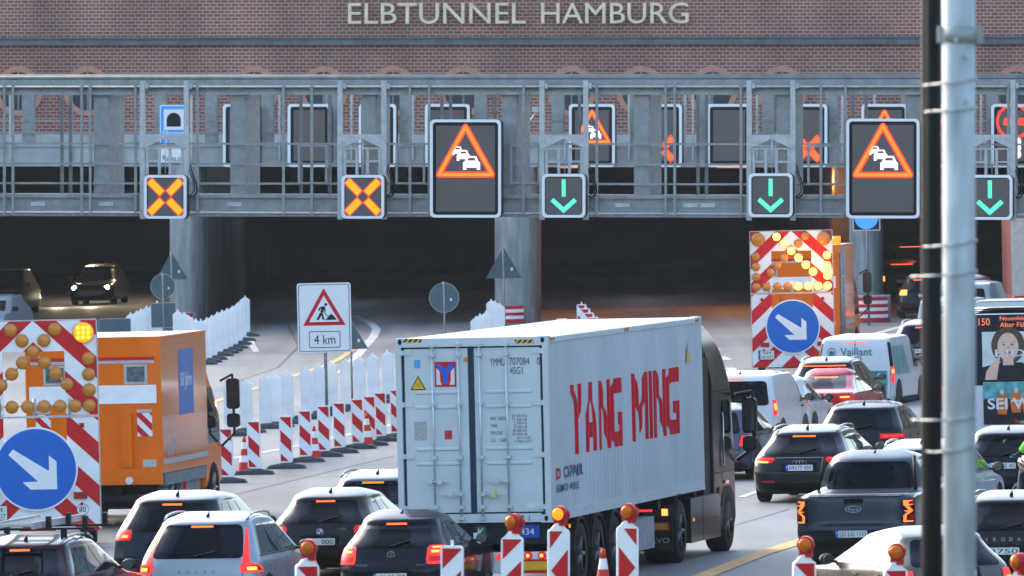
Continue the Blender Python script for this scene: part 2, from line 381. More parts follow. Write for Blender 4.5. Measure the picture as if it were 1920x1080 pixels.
for px in (12, 28, 157, 173, 258, 374, 535, 588, 772, 808, 985, 1122, 1251, 1268, 1392, 1542, 1588, 1732, 1893, 1908):
    u = G1.u(px); MB().box(u - .028, u + .028, -.2, -.15, Z(405), Z(158)).build('railing_post', galv, g1)
for py in (270, 308, 345):
    MB().box(uA, uB, -.145, -.11, Z(py + 1.7), Z(py - 1.7)).build('handrail', galv, g1)
    MB().box(uA, uB, 1.25, 1.29, Z(py + 1.5), Z(py - 1.5)).build('handrail', galv_d, g1)
for px in (118, 134, 478, 566, 620, 830, 846, 930, 1088, 1310, 1326, 1600, 1625):
    u = G1.u(px, 1.4); MB().box(u - .035, u + .035, 1.3, 1.345, Z(366), Z(178)).build('rear_post', galv_d, g1)
# small access gates in the railing
for px in (587, 770, 985, 1542):
    u = G1.u(px); q = MB()
    for a, c_ in ((0, .05), (.62, .67)): q.box(u + a - .3, u + c_ - .3, -.21, -.17, Z(343), Z(272))
    q.box(u - .3, u + .37, -.215, -.165, Z(275), Z(272)); q.box(u - .3, u + .37, -.215, -.165, Z(345), Z(342)); q.build('access_gate', galv, g1)
for px in range(-40, 1960, 36):
    u = G1.u(px); q = MB()
    for py in (153, 175, 368, 404): q.cyl((u, -.125, Z(py)), (u, -.15, Z(py)), .014, .014, 6)
    rivets = globals().setdefault('RV', MB()); rivets.merge(q)
RV.build('bolt_row', galv_l, g1)['kind'] = 'stuff'
for px in (72, 200, 440, 1168, 1296, 1328):   # splice plates on the bottom chord
    u = G1.u(px); q = MB(); q.box(u - .16, u + .16, -.06, -.045, Z(388), Z(380)); q.build('splice_plate', galv_l, g1)
def hanger(px, pad=41):
    uc = G1.u(px); q = MB()
    for d in (-pad, pad):
        u = G1.u(px + d); q.box(u - .055, u + .055, -.30, -.22, Z(412), Z(151)); q.box(u + .06, u + .12, -.28, -.2, Z(166), Z(156))
    q.build('hanger_post', galv_l, g1)
    a, b_ = G1.u(px - pad), G1.u(px + pad); zt, zb = Z(252), Z(277); q = MB()
    q.poly([(a + .056, zt), (b_ - .056, zt), (b_ - .056, zt - .10), (a + .056, zt - .10)], -.29, .02)
    for sg in (-1, 1):
        e = a + .056 if sg < 0 else b_ - .056
        q.poly([(e, zt - .1), (e, zb), (uc - sg * -.02, zt - .1)], -.29, .02)
    q.box(a, b_, -.30, -.27, zb - .03, zb)
    q.build('bracket_plate', galv_l, g1)
    q = MB()
    for k, d in enumerate((-33, -10, 10, 33)):
        u = G1.u(px + d); q.box(u - .03, u + .03, -.27, -.22, Z(328), Z(278))
    q.box(G1.u(px - 33), G1.u(px - 10), -.275, -.215, Z(304), Z(301)); q.box(G1.u(px + 10), G1.u(px + 33), -.275, -.215, Z(304), Z(301))
    u = G1.u(px + 2); q.cyl((u, -.29, Z(326)), (u, -.29, Z(262)), .012, .012, 6); q.build('ladder_frame', galv_l, g1)
    q = MB(); x = G1.u(px + pad + 6); pts = [(x + .0, -.2, Z(310)), (x + .05, -.22, Z(325)), (x + .14, -.22, Z(345)), (x + .16, -.22, Z(360)), (x + .06, -.22, Z(370)), (x - .1, -.2, Z(366))]
    q.tube(pts, .016); q.tube([(p[0] - .05, p[1] - .02, p[2] + .03) for p in pts], .012); q.build('cable', black, g1)
for px in (314, 684, 1062, 1450, 1862): hanger(px)
def sigbox(fr, px, py, wpx, hpx, vy, name, label, cat, group, sym, r=9, frame_d=.28, visor=True):
    u = fr.u(px, vy); sc = F / (fr.D + vy * CY - u * SY); w_, h_ = wpx / sc / CY, hpx / sc; z = fr.z(py, px, vy)
    M = fr.M @ Matrix.Translation((u, vy, z))
    t = thing(name, label, cat, M, group)
    rr = r / sc; fw = 5.2 / sc
    o = rrect(0, 0, w_, h_, rr); i_ = rrect(0, 0, w_ - 2 * fw, h_ - 2 * fw, rr * .7)
    MB().poly(rrect(0, 0, w_ - .01, h_ - .01, rr), .012, frame_d).build('housing', darkgrey, t)
    MB().loop(o, i_, -.03, .045).build('frame', rim_w, t)
    MB().poly(i_, .004, .008).build('display_border', black, t)
    iw, ih = w_ - 4.4 * fw, h_ - 4.4 * fw
    if w_ < 1.1: iw, ih = w_ - 2.6 * fw, h_ - 2.6 * fw
    MB().box(-iw / 2, iw / 2, -.002, .004, -ih / 2, ih / 2).build('led_panel', led, t)
    if sym: sym(t, w_, h_)
    return t
def quadbar(mb, p, q, w_, y, m=0, th=.003):
    d = Vector((q[0] - p[0], q[1] - p[1])).normalized(); nx, nz = -d.y * w_ / 2, d.x * w_ / 2
    mb.poly([(p[0] + nx, p[1] + nz), (q[0] + nx, q[1] + nz), (q[0] - nx, q[1] - nz), (p[0] - nx, p[1] - nz)], y, th, m)
def sym_x(t, w_, h_, k=.41, cx=0, cz=0, r0=.085, bw=.15):
    q = MB()
    for sx in (-1, 1):
        for sz in (-1, 1):
            a = (cx + sx * r0 * w_, cz + sz * r0 * w_); c_ = (cx + sx * (k - .045) * w_, cz + sz * (k - .045) * w_)
            quadbar(q, (a[0] - sx * .02 * w_, a[1] - sz * .02 * w_), (c_[0] + sx * .018 * w_, c_[1] + sz * .018 * w_), (bw + .045) * w_, -.006, 0)
            quadbar(q, a, c_, bw * w_, -.011, 1)
    q.build('lit_cross', [e_led_r, e_led_o if k > .3 else em('led_cross_far', (1.3, .17, .03))], t)
def sym_down(t, w_, h_):
    q = MB(); W = w_
    q.box(-.045 * W, .045 * W, -.008, -.003, -.02 * W, .37 * W)
    for sx in (-1, 1): quadbar(q, (sx * .27 * W, -.09 * W), (sx * -.032 * W, -.355 * W), .10 * W, -.009 - .001 * sx)
    q.build('lit_arrow', e_led_g, t)
def sym_jam(t, w_, h_, cz=.16, small=False, k=1.0):
    q = MB(); W = w_ * k; top = (0 , cz * h_ + .36 * W); L_ = (-.375 * W, cz * h_ - .30 * W); R_ = (.375 * W, cz * h_ - .30 * W)
    def tri(wd, y, m):
        quadbar(q, top, L_, wd, y, m); quadbar(q, top, R_, wd, y - .0006, m); quadbar(q, L_, R_, wd, y - .0012, m)
        for c_ in (top, L_, R_): q.disc(c_[0], c_[1], wd / 2, y - .0018, .003, m, 10)
    tri(.085 * W, -.006, 0); tri(.042 * W, -.011, 1)
    for dx, dz, s_ in ((-.11, .06, .62), (-.03, .0, .78), (.085, -.10, 1.0)):
        a, c_ = dx * W, cz * h_ + dz * W - .02 * W; g = .12 * W * s_; hh = g
        q.poly([(a - .8 * g, c_), (a - .55 * g, c_ + .62 * g), (a + .55 * g, c_ + .62 * g), (a + .8 * g, c_), (a + g, c_ - .15 * g), (a + g, c_ - .95 * g), (a + .62 * g, c_ - .95 * g), (a + .62 * g, c_ - .7 * g), (a - .62 * g, c_ - .7 * g), (a - .62 * g, c_ - .95 * g), (a - g, c_ - .95 * g), (a - g, c_ - .15 * g)], -.008 - .002 * s_, .003, 2)
        q.poly([(a - .5 * g, c_ + .1 * g), (a - .36 * g, c_ + .42 * g), (a + .36 * g, c_ + .42 * g), (a + .5 * g, c_ + .1 * g)], -.0105 - .002 * s_, .0015, 3)
    q.build('lit_warning', [e_led_r, em('led_amber_core', (1.4, .30, .03)), e_led_w, led], t)
LS = 'lane signals on the near gantry'
sigbox(G1, 310, 369, 80, 82, -.62, 'lane_signal', 'square lane signal with lit orange cross left of the other front cross', 'lane signal', LS, sym_x)
sigbox(G1, 680.5, 369, 80, 82, -.62, 'lane_signal', 'square lane signal with lit orange cross beside the large congestion sign', 'lane signal', LS, sym_x)
sigbox(G1, 1057, 367, 81, 82, -.62, 'lane_signal', 'square lane signal with green arrow right of the middle congestion sign', 'lane signal', LS, sym_down)
sigbox(G1, 1445, 366, 82, 82, -.62, 'lane_signal', 'square lane signal with green arrow above the rear warning trailer with lit arrow', 'lane signal', LS, sym_down)
sigbox(G1, 1856, 370, 84, 84, -.62, 'lane_signal', 'square lane signal with green arrow right of the foreground pole', 'lane signal', LS, sym_down)
sigbox(G1, 873, 316, 133, 184, -.62, 'message_sign', 'large led sign with congestion triangle between a cross and a green arrow', 'traffic sign', 'large led signs on the near gantry', sym_jam)
sigbox(G1, 1655.5, 316, 136, 187, -.62, 'message_sign', 'large led sign with congestion triangle between a green arrow and the galvanised pole', 'traffic sign', 'large led signs on the near gantry', sym_jam)
for u in (-16.2, 16.2): MB().box(u - .35, u + .35, .3, 1.1, K * u - .3, G1.z(366)).build('support_leg', galv, g1)
# rear gantry in front of the portal
G2 = Frame(330.0); Z = G2.z
g2 = thing('sign_gantry', 'pale grey far sign gantry close before the brick tunnel portal', 'gantry', G2.M, 'sign gantries over the road')
uA, uB = -24, 22
t = MB(); t.box(uA, uB, 0, .3, Z(165), Z(148)); t.build('top_chord', galv, g2)
t = MB(); t.box(uA, uB, 0, .3, Z(312), Z(300)); t.box(uA, uB, .05, .28, Z(300), Z(276)); t.box(uA, uB, 0, .3, Z(276), Z(272)); t.build('bottom_chord', lint, g2)
for px in (52, 300, 395, 500, 620, 760, 900, 1045, 1190, 1320, 1440, 1560, 1700, 1860):
    u = G2.u(px); MB().box(u - .2, u + .2, .02, .28, Z(272), Z(165)).build('truss_post', galv, g2)
for px in (20, 135, 230, 360, 440, 525, 660, 775, 960, 1020, 1100, 1180, 1285, 1300, 1420, 1580, 1640, 1740, 1840, 1890):
    u = G2.u(px); MB().box(u - .035, u + .035, -.1, -.03, Z(300), Z(165)).build('railing_post', galv_l, g2)
for py in (226, 250): MB().box(uA, uB, -.028, -.01, Z(py + 1), Z(py - 1)).build('handrail', galv, g2)
BS = 'large led signs on the far gantry'
def sym_x2(t, w_, h_): sym_x(t, w_, h_, .28, .08 * w_, -.21 * h_, .05, .12)
def sym_x3(t, w_, h_): sym_x(t, w_, h_, .28, .05 * w_, -.21 * h_, .05, .12)
def sym_jam2(t, w_, h_): sym_jam(t, w_, h_, .12, k=.98)
def sym_no(t, w_, h_):
    q = MB(); q.ring(-.02 * w_, .22 * h_, .32 * w_, .38 * w_, -.006, .003, 0)
    for a in (-.14, .14): q.poly([(a * w_ * 1.1 + x * w_ * .09, .22 * h_ + z * w_ * .10) for x, z in ((-1, -.8), (1, -.8), (1, .1), (.6, .8), (-.6, .8), (-1, .1))], -.006, .003, 0)
    for i in range(3): q.disc(.05 * w_, (-.1 - .1 * i) * h_, .10 * w_, -.006 - i * .0005, .003, 1, 8)
    q.build('lit_warning', [e_led_r, e_led_w], t)
for px, wp, sy, lab in [(452.5, 69, None, 'dark blank led sign just right of the blue tunnel sign'), (580, 81, None, 'dark blank led sign fourth from the left on the far gantry'),
                        (708, 70, None, 'dark blank led sign behind the hanger of the second front cross'), (839, 84, None, 'dark blank led sign rising behind the middle congestion sign'),
                        (1110, 86, sym_jam2, 'far led sign with congestion triangle above the first green arrow'), (1237, 83, sym_x3, 'far led sign with a small orange cross right of the far triangle'),
                        (1367, 82, None, 'dark blank led sign left of the green arrow above the warning trailer'), (1509, 84, sym_x2, 'far led sign with orange cross beside the right congestion sign'),
                        (1658.5, 86, sym_jam2, 'far led sign whose triangle tip rises above the right congestion sign'), (1782, 80, sym_no, 'far led sign mostly hidden behind the foreground pole'),
                        (1902, 86, sym_no, 'far led sign with red no overtaking ring at the right edge')]:
    sigbox(G2, px, 254, wp, 118, -.5, 'message_sign', lab, 'traffic sign', BS, sy, r=7)
for u in (uA + .4, uB - .4): MB().box(u - .3, u + .3, .02, .5, K * u - .4, Z(300)).build('support_leg', galv, g2)
# blue tunnel sign and radio plate
u = G2.u(326, -.4); M = G2.M @ Matrix.Translation((u, -.4, 0)); q1 = F / 332
t = thing('tunnel_sign', 'blue tunnel sign with distance plate on the far gantry', 'traffic sign', M)
hw = 27 / q1
MB().poly(rrect(0, (Z(197) + Z(272)) / 2, 2 * hw, Z(197) - Z(272), .06), 0, .03).build('border', signwhite, t)
MB().poly(rrect(0, (Z(197) + Z(272)) / 2, 2 * hw - .07, Z(197) - Z(272) - .07, .05), -.004, .003).build('blue_panel', mat('sky_blue_sign', (.05, .36, .85), .4, 0, .04), t)
q = MB(); zc = Z(224); q.box(-.34, .34, -.009, -.005, zc - .34, zc + .33)
q.poly([(-.24, zc - .24)] + [(.24 * math.cos(a), zc - .02 + .24 * math.sin(a)) for a in [math.pi * (1 - i / 14) for i in range(15)]] + [(.24, zc - .24)], -.012, .002, 1)
q.build('tunnel_symbol', [signwhite, black], t)
q = text_mb('Elbtunnel', .74, .17, -.009, cz=Z(249.5)); q.merge(text_mb('3,3 km', .62, .17, -.009, cz=Z(265))); q.build('sign_lettering', signwhite, t, fix=False)
MB().poly(rrect(0, Z(291), 2 * hw, .50, .05), 0, .02).build('radio_plate', signwhite, t)
text_mb('Radio ein', .74, .17, -.006, cz=Z(297)).build('sign_lettering', black, t, fix=False)
# small camera on the gantry
u = G2.u(1008); q = MB(); q.box(u - .1, u + .1, -.4, -.2, Z(210), Z(200)); q.cyl((u, -.3, Z(210)), (u - .3, -.1, Z(235)), .03, .03, 6); q.build('camera_housing', galv_l, g2)
# blue round sign half hidden below the gantry
s_ = 56; M = road(1629, s_, 10); t = thing('round_sign', 'blue round traffic sign half hidden under the gantry by the right pier', 'traffic sign', M)
zc = (200 + H * s_ - K * 669 - 410) / s_
MB().box(-.46, .46, 0, .03, zc - .40, zc + .5).build('backing_plate', signwhite, t); MB().box(-.43, .43, -.004, -.001, zc - .37, zc + .47).build('backing_face', darkgrey, t)
MB().disc(0, zc + .05, .40, -.01, .005).build('blue_disc', mat('bright_blue_lit', (.03, .2, .75), .4, 0, .03, emit=(.06, .25, .9), es=.3), t)
q = MB(); quadbar(q, (-.2, zc + .1), (.2, zc + .1), .14, -.016); q.build('sign_arrow', signwhite, t); MB().cyl((0, .1, 0), (0, .1, zc + .4), .04).build('post', galv_d, t)

# unseen trough walls, added tall and dark to block sky reflections in the cars
for X_, lab in ((32.5, 'unseen wall added right of the approach road to block sky reflections'), (-44, 'unseen wall added left of the approach road to block sky reflections')):
    o = MB().box(X_, X_ + .6, 40, 348, -2, 12.5).box(X_ - .1, X_ + .7, 40, 348, 12.5, 12.8).build('reflection_blocker_wall', mat('dark_blocker_concrete', (.045, .050, .055), .85, 0, .3, .4)); tag(o, lab, 'wall')

# lit lamps under the tunnel ceilings, seen only as a glow on the walls
for px, v, e, col in ((1075, 14, 55, (1, .35, .12)), (1375, 16, 70, (1, .38, .10)), (150, 60, 60, (1, .8, .55)), (265, 52, 60, (1, .78, .5)), (1560, 20, 60, (1, .40, .12)), (1720, 24, 30, (1, .15, .08)), (640, 45, 25, (.6, .75, 1)), (700, 18, 18, (.6, .75, 1)), (1200, 40, 25, (.7, .7, 1))):
    u = PF.u(px, v); o = MB().box(u - .6, u + .6, v - .1, v + .1, ztop - .12, ztop - .02).build('tunnel_lamp', em('tunnel_lamp_' + str(px), tuple(c * .8 for c in col)), portal)
    L_ = bpy.data.lights.new('tunnel_light', 'POINT'); L_.energy = e * 2.4; L_.color = col; L_.shadow_soft_size = .4; q = bpy.data.objects.new('tunnel_light', L_); COL.objects.link(q); q.parent = portal; q.location = (u, v, ztop - .6)
# ------------------------------------------------------------------ vehicles
def pchip(xs, ys):
    n_ = len(xs); h = [xs[i + 1] - xs[i] for i in range(n_ - 1)]; d = [(ys[i + 1] - ys[i]) / h[i] for i in range(n_ - 1)]
    m = [d[0]] + [0 if d[i - 1] * d[i] <= 0 else 2 * d[i - 1] * d[i] / (d[i - 1] + d[i]) for i in range(1, n_ - 1)] + [d[-1]]
    def f(x):
        if x <= xs[0]: return ys[0]
        if x >= xs[-1]: return ys[-1]
        i = max(k for k in range(n_ - 1) if xs[k] <= x); t = (x - xs[i]) / h[i]
        return ((1 + 2 * t) * (1 - t) ** 2 * ys[i] + t * (1 - t) ** 2 * h[i] * m[i] + t * t * (3 - 2 * t) * ys[i + 1] + t * t * (t - 1) * h[i] * m[i + 1])
    return f
class Body:
    def __init__(s, L, W, Hh, rear, front, width, rcx=.26, rcy=.17, fcy=.32, bow=-.0, crown=.10, bulge=.02):
        s.L, s.W, s.H = L, W, Hh; s.fr = pchip(*zip(*rear)); s.ff = pchip(*zip(*front)); s.fw = pchip(*zip(*width))
        s.rcx, s.rcy, s.fcy, s.bow, s.crown, s.bulge = rcx, rcy, fcy, bow, crown, bulge
        s.z0 = rear[0][0]; s.zt = Hh - crown
    def outline(s, z):
        w_, yr, yf = s.fw(min(z, s.zt)), s.fr(min(z, s.zt)), s.ff(min(z, s.zt))
        if z > s.zt:
            c = min(1, (z - s.zt) / s.crown); k = math.sqrt(max(0, 1 - c * c)); e = 1 - k
            mid = yr + (yf - yr) * .42
            w_ = w_ * (1 - .42 * c ** 2.6); g = c ** 1.35 * .9; yr = yr + (mid - yr) * g; yf = yf + (mid - yf) * g
        rx = min(s.rcx, .8 * w_); ry = min(s.rcy, .3 * (yf - yr)); fx = min(.45, .7 * w_); fy = min(s.fcy, .3 * (yf - yr))
        P = []; B = s.bow
        xe = w_ - rx; ye = yr + B * (xe / w_) ** 2
        for i in range(8): x = xe * i / 8; P.append((x, yr + B * (x / w_) ** 2))
        for i in range(9):
            a = math.pi / 2 * i / 9; P.append((xe + rx * math.sin(a), ye + ry * (1 - math.cos(a))))
        y0, y1 = ye + ry, yf - fy
        for i in range(19):
            t = i / 18; P.append((w_ + s.bulge * math.sin(math.pi * t) , y0 + (y1 - y0) * t))
        for i in range(1, 9):
            a = math.pi / 2 * i / 8; P.append((w_ - fx + fx * math.cos(a), y1 + fy * math.sin(a)))
        for i in range(1, 6): P.append(((w_ - fx) * (1 - i / 5), yf))
        return P
    def rear_pt(s, z, t, off=.006, rel=True):
        P = s.outline(z); w_ = s.fw(min(z, s.zt)); d = abs(t) * (w_ if rel else 1); sg = 1 if t >= 0 else -1
        for (ax, ay), (bx, by) in zip(P, P[1:]):
            L_ = math.hypot(bx - ax, by - ay)
            if d <= L_ or (bx, by) == P[-1]:
                k = d / L_; x, y = ax + (bx - ax) * k, ay + (by - ay) * k; nx, ny = (by - ay) / L_, -(bx - ax) / L_
                return (sg * (x + nx * off), y + ny * off, z)
            d -= L_
    def side_pt(s, z, y, sg, off=.006):
        P = s.outline(z)[12:40]; best = P[0]
        for (ax, ay), (bx, by) in zip(P, P[1:]):
            if ay <= y <= by: k = (y - ay) / max(1e-6, by - ay); return (sg * (ax + (bx - ax) * k + off), y, z)
        if y < P[0][1]: return (sg * (P[0][0] + off), P[0][1], z)
        return (sg * (P[-1][0] + off), P[-1][1], z)
    def mesh(s):
        zs = [s.z0 + (s.zt - s.z0) * i / 34 for i in range(35)] + [s.zt + s.crown * math.sin(math.pi / 2 * i / 8) for i in range(1, 9)]
        mb = MB(); P = []
        for z in zs:
            o = s.outline(z); row = [(x, y, z) for x, y in o] + [(-x, y, z) for x, y in reversed(o[1:-1])]; row.append(row[0]); P.append(row)
        mb.grid(P); n_ = len(P[0]) - 1
        mb.add(P[-1][:n_], [tuple(range(n_))], 0, True); mb.add(P[0][:n_], [tuple(reversed(range(n_)))], 0)
        # weld
        return mb
    def build(s, mt, parent):
        o = s.mesh().build('body', mt, parent, fix=False)
        bm = bmesh.new(); bm.from_mesh(o.data); bmesh.ops.remove_doubles(bm, verts=bm.verts, dist=.0008); bmesh.ops.recalc_face_normals(bm, faces=bm.faces)
        bm.to_mesh(o.data); bm.free(); return o
    def rpatch(s, rows, off=.006, nx=10, sg=0, nz=None):
        """rows (z, t0, t1): a piece lying on the rear, t measured round the corner in half widths"""
        mb = MB(); zs = [r[0] for r in rows]; f0, f1 = [lambda z, j=j: _li(zs, [r[j] for r in rows], z) for j in (1, 2)]
        nz = nz or max(len(rows), int((zs[-1] - zs[0]) / .035) + 2)
        zz = sorted(set([round(z, 5) for z in zs] + [zs[0] + (zs[-1] - zs[0]) * i / (nz - 1) for i in range(nz)]))
        for g in ((1, -1) if sg == 0 else (sg,)):
            mb.grid([[s.rear_pt(z, g * (f0(z) + (f1(z) - f0(z)) * i / nx), off) for i in range(nx + 1)] for z in zz])
        return mb
    def spatch(s, rows, sg, off=.006, ny=8):
        mb = MB(); zs = [r[0] for r in rows]; f0, f1 = [lambda z, j=j: _li(zs, [r[j] for r in rows], z) for j in (1, 2)]
        nz = max(3, int((zs[-1] - zs[0]) / .05) + 2); zz = sorted(set([round(z, 5) for z in zs] + [zs[0] + (zs[-1] - zs[0]) * i / (nz - 1) for i in range(nz)]))
        mb.grid([[s.side_pt(z, f0(z) + (f1(z) - f0(z)) * i / ny, sg, off) for i in range(ny + 1)] for z in zz]); return mb
def _li(xs, ys, x):
    if x <= xs[0]: return ys[0]
    for i in range(len(xs) - 1):
        if x <= xs[i + 1] + 1e-9: return ys[i] + (ys[i + 1] - ys[i]) * (x - xs[i]) / max(1e-9, xs[i + 1] - xs[i])
    return ys[-1]
def rounded(z0, z1, a0, a1, r=.05, k=.12):     # rows of a rounded window outline (half widths a0 low, a1 high), mirrored
    out = []
    for i in range(5):
        q = math.pi / 2 * i / 4; out.append((z0 + r * (1 - math.cos(q)), a0 - k * (1 - math.sin(q))))
    for i in range(5):
        q = math.pi / 2 * i / 4; out.append((z1 - r * (1 - math.sin(q)), a1 - k * (1 - math.cos(q))))
    return [(z, -a, a) for z, a in out]
def wheel(parent, x, y, r=.33, w_=.22, sg=1, name='wheel', rimm=None, hub=True):
    t = MB(); n_ = 22
    prof = [(.60 * r, 0), (.93 * r, 0), (r, .03), (r, w_ - .03), (.93 * r, w_), (.60 * r, w_)]
    P = [[(x - sg * d, y + q * math.cos(2 * math.pi * i / n_), r + q * math.sin(2 * math.pi * i / n_)) for i in range(n_ + 1)] for q, d in prof]
    t.grid(P); o = t.build(name, rubber, parent)
    if hub:
        q = MB(); q.cyl((x - sg * .05, y, r), (x - sg * (w_ - .02), y, r), .60 * r, .60 * r, 18)
        for i in range(5):
            a = 2 * math.pi * i / 5; q.cyl((x - sg * .035, y, r), (x - sg * .03, y + .57 * r * math.cos(a), r + .57 * r * math.sin(a)), .045, .035, 6)
        q.cyl((x - sg * .02, y, r), (x - sg * .05, y, r), .08, .08, 10)
        q.build('rim', rimm or alloy, o)
    return o
blue_eu = mat('plate_blue', (.01, .10, .55), .4, 0, 0)
def plate(parent, text, x, y, z, wd=.52, ht=.11, two=False):
    q = MB(); q.poly(rrect(x, z, wd + .02, ht + .02, .015), y, .01, 1); q.poly(rrect(x, z, wd, ht, .012), y - .002, .002, 0)
    q.box(x - wd / 2, x - wd / 2 + .045, y - .004, y - .0022, z - ht / 2, z + ht / 2, 2)
    q.disc(x - wd / 2 + .022, z + .02, .012, y - .0055, .001, 0, 8)
    o = q.build('licence_plate', [white, black, blue_eu], parent)
    if text:
        if two: tx = text_mb(text[0], wd * .5, .075, y - .0045, cx=x + .02, cz=z + .055); text_mb(text[1], wd * .78, .075, y - .0045, cx=x + .02, cz=z - .055).build('plate_lettering', black, o, fix=False)
        else: tx = text_mb(text, wd * .82, ht * .66, y - .0045, cx=x + .025, cz=z)
        tx.build('plate_lettering', black, o, fix=False)
    return o
PR = {}
def prof(kind, L, W, Hh):
    b = .60 * Hh if kind != 'pickup' else .62 * Hh; h = Hh; w2 = W / 2
    if kind in ('hatch', 'suv', 'estate'):
        run = {'hatch': .42, 'suv': .40, 'estate': .50}[kind]
        rear = [(.20, .14), (.28, .05), (.42, .0), (.56, .0), (.62, .02), (.72, .05), (b - .05, .10), (b + .02, .13), (h - .30, .13 + run * .75), (h - .17, .13 + run), (h - .15, .13 + run)]
    elif kind == 'sedan':
        rear = [(.20, .14), (.30, .03), (.5, .0), (.66, .02), (b - .02, .08), (b + .055, .14), (b + .085, .42), (b + .12, .60), (h - .25, 1.15), (h - .15, 1.50)]
    elif kind == 'van':
        rear = [(.20, .10), (.28, .02), (.45, .0), (.6, .03), (1.0, .05), (1.3, .09), (h - .14, .22), (h - .1, .26)]
    elif kind == 'pickup':
        rear = [(.42, .10), (.50, .04), (.62, .0), (.78, .05), (1.1, .06), (1.18, .07), (1.205, .12), (1.225, 1.45), (1.26, 1.56), (h - .17, 1.78), (h - .15, 1.80)]
    if kind == 'van': front = [(.20, L - .15), (.35, L - .03), (.6, L), (.95, L - .12), (1.08, L - .55), (1.15, L - .75), (h - .2, L - 1.45), (h - .1, L - 1.6)]
    elif kind == 'pickup': front = [(.42, L - .12), (.55, L), (.9, L - .02), (1.1, L - .15), (1.18, L - 1.2), (1.22, L - 1.35), (h - .15, L - 2.15)]
    else: front = [(.20, L - .18), (.30, L - .05), (.5, L), (.68, L - .04), (.80, L - .22), (b - .04, L - .95), (b + .01, L - 1.1), (h - .22, L - 1.85), (h - .15, L - 2.0)]
    tum = {'hatch': .70, 'suv': .73, 'estate': .71, 'sedan': .66, 'van': .86, 'pickup': .73}[kind]
    width = [(.20, w2 * .92), (.32, w2 * .975), (.55, w2), (b - .1, w2 * .985), (b, w2 * .955), (h - .27, w2 * (tum + .06)), (h - .15, w2 * tum)]
    if kind == 'van': width = [(.20, w2 * .95), (.4, w2), (.95, w2), (1.1, w2 * .985), (h - .25, w2 * .90), (h - .1, w2 * tum)]
    if kind == 'pickup': width = [(.42, w2 * .96), (.6, w2), (1.05, w2), (1.2, w2 * .97), (1.26, w2 * .90), (h - .27, w2 * .81), (h - .15, w2 * tum)]
    return rear, front, width, b
def logo_rings(q, x, z, y, r, m=0):
    for i in range(4): q.ring(x + (i - 1.5) * r * 1.45, z, r * .80, r, y - .0008 * i, .004, m, 18)
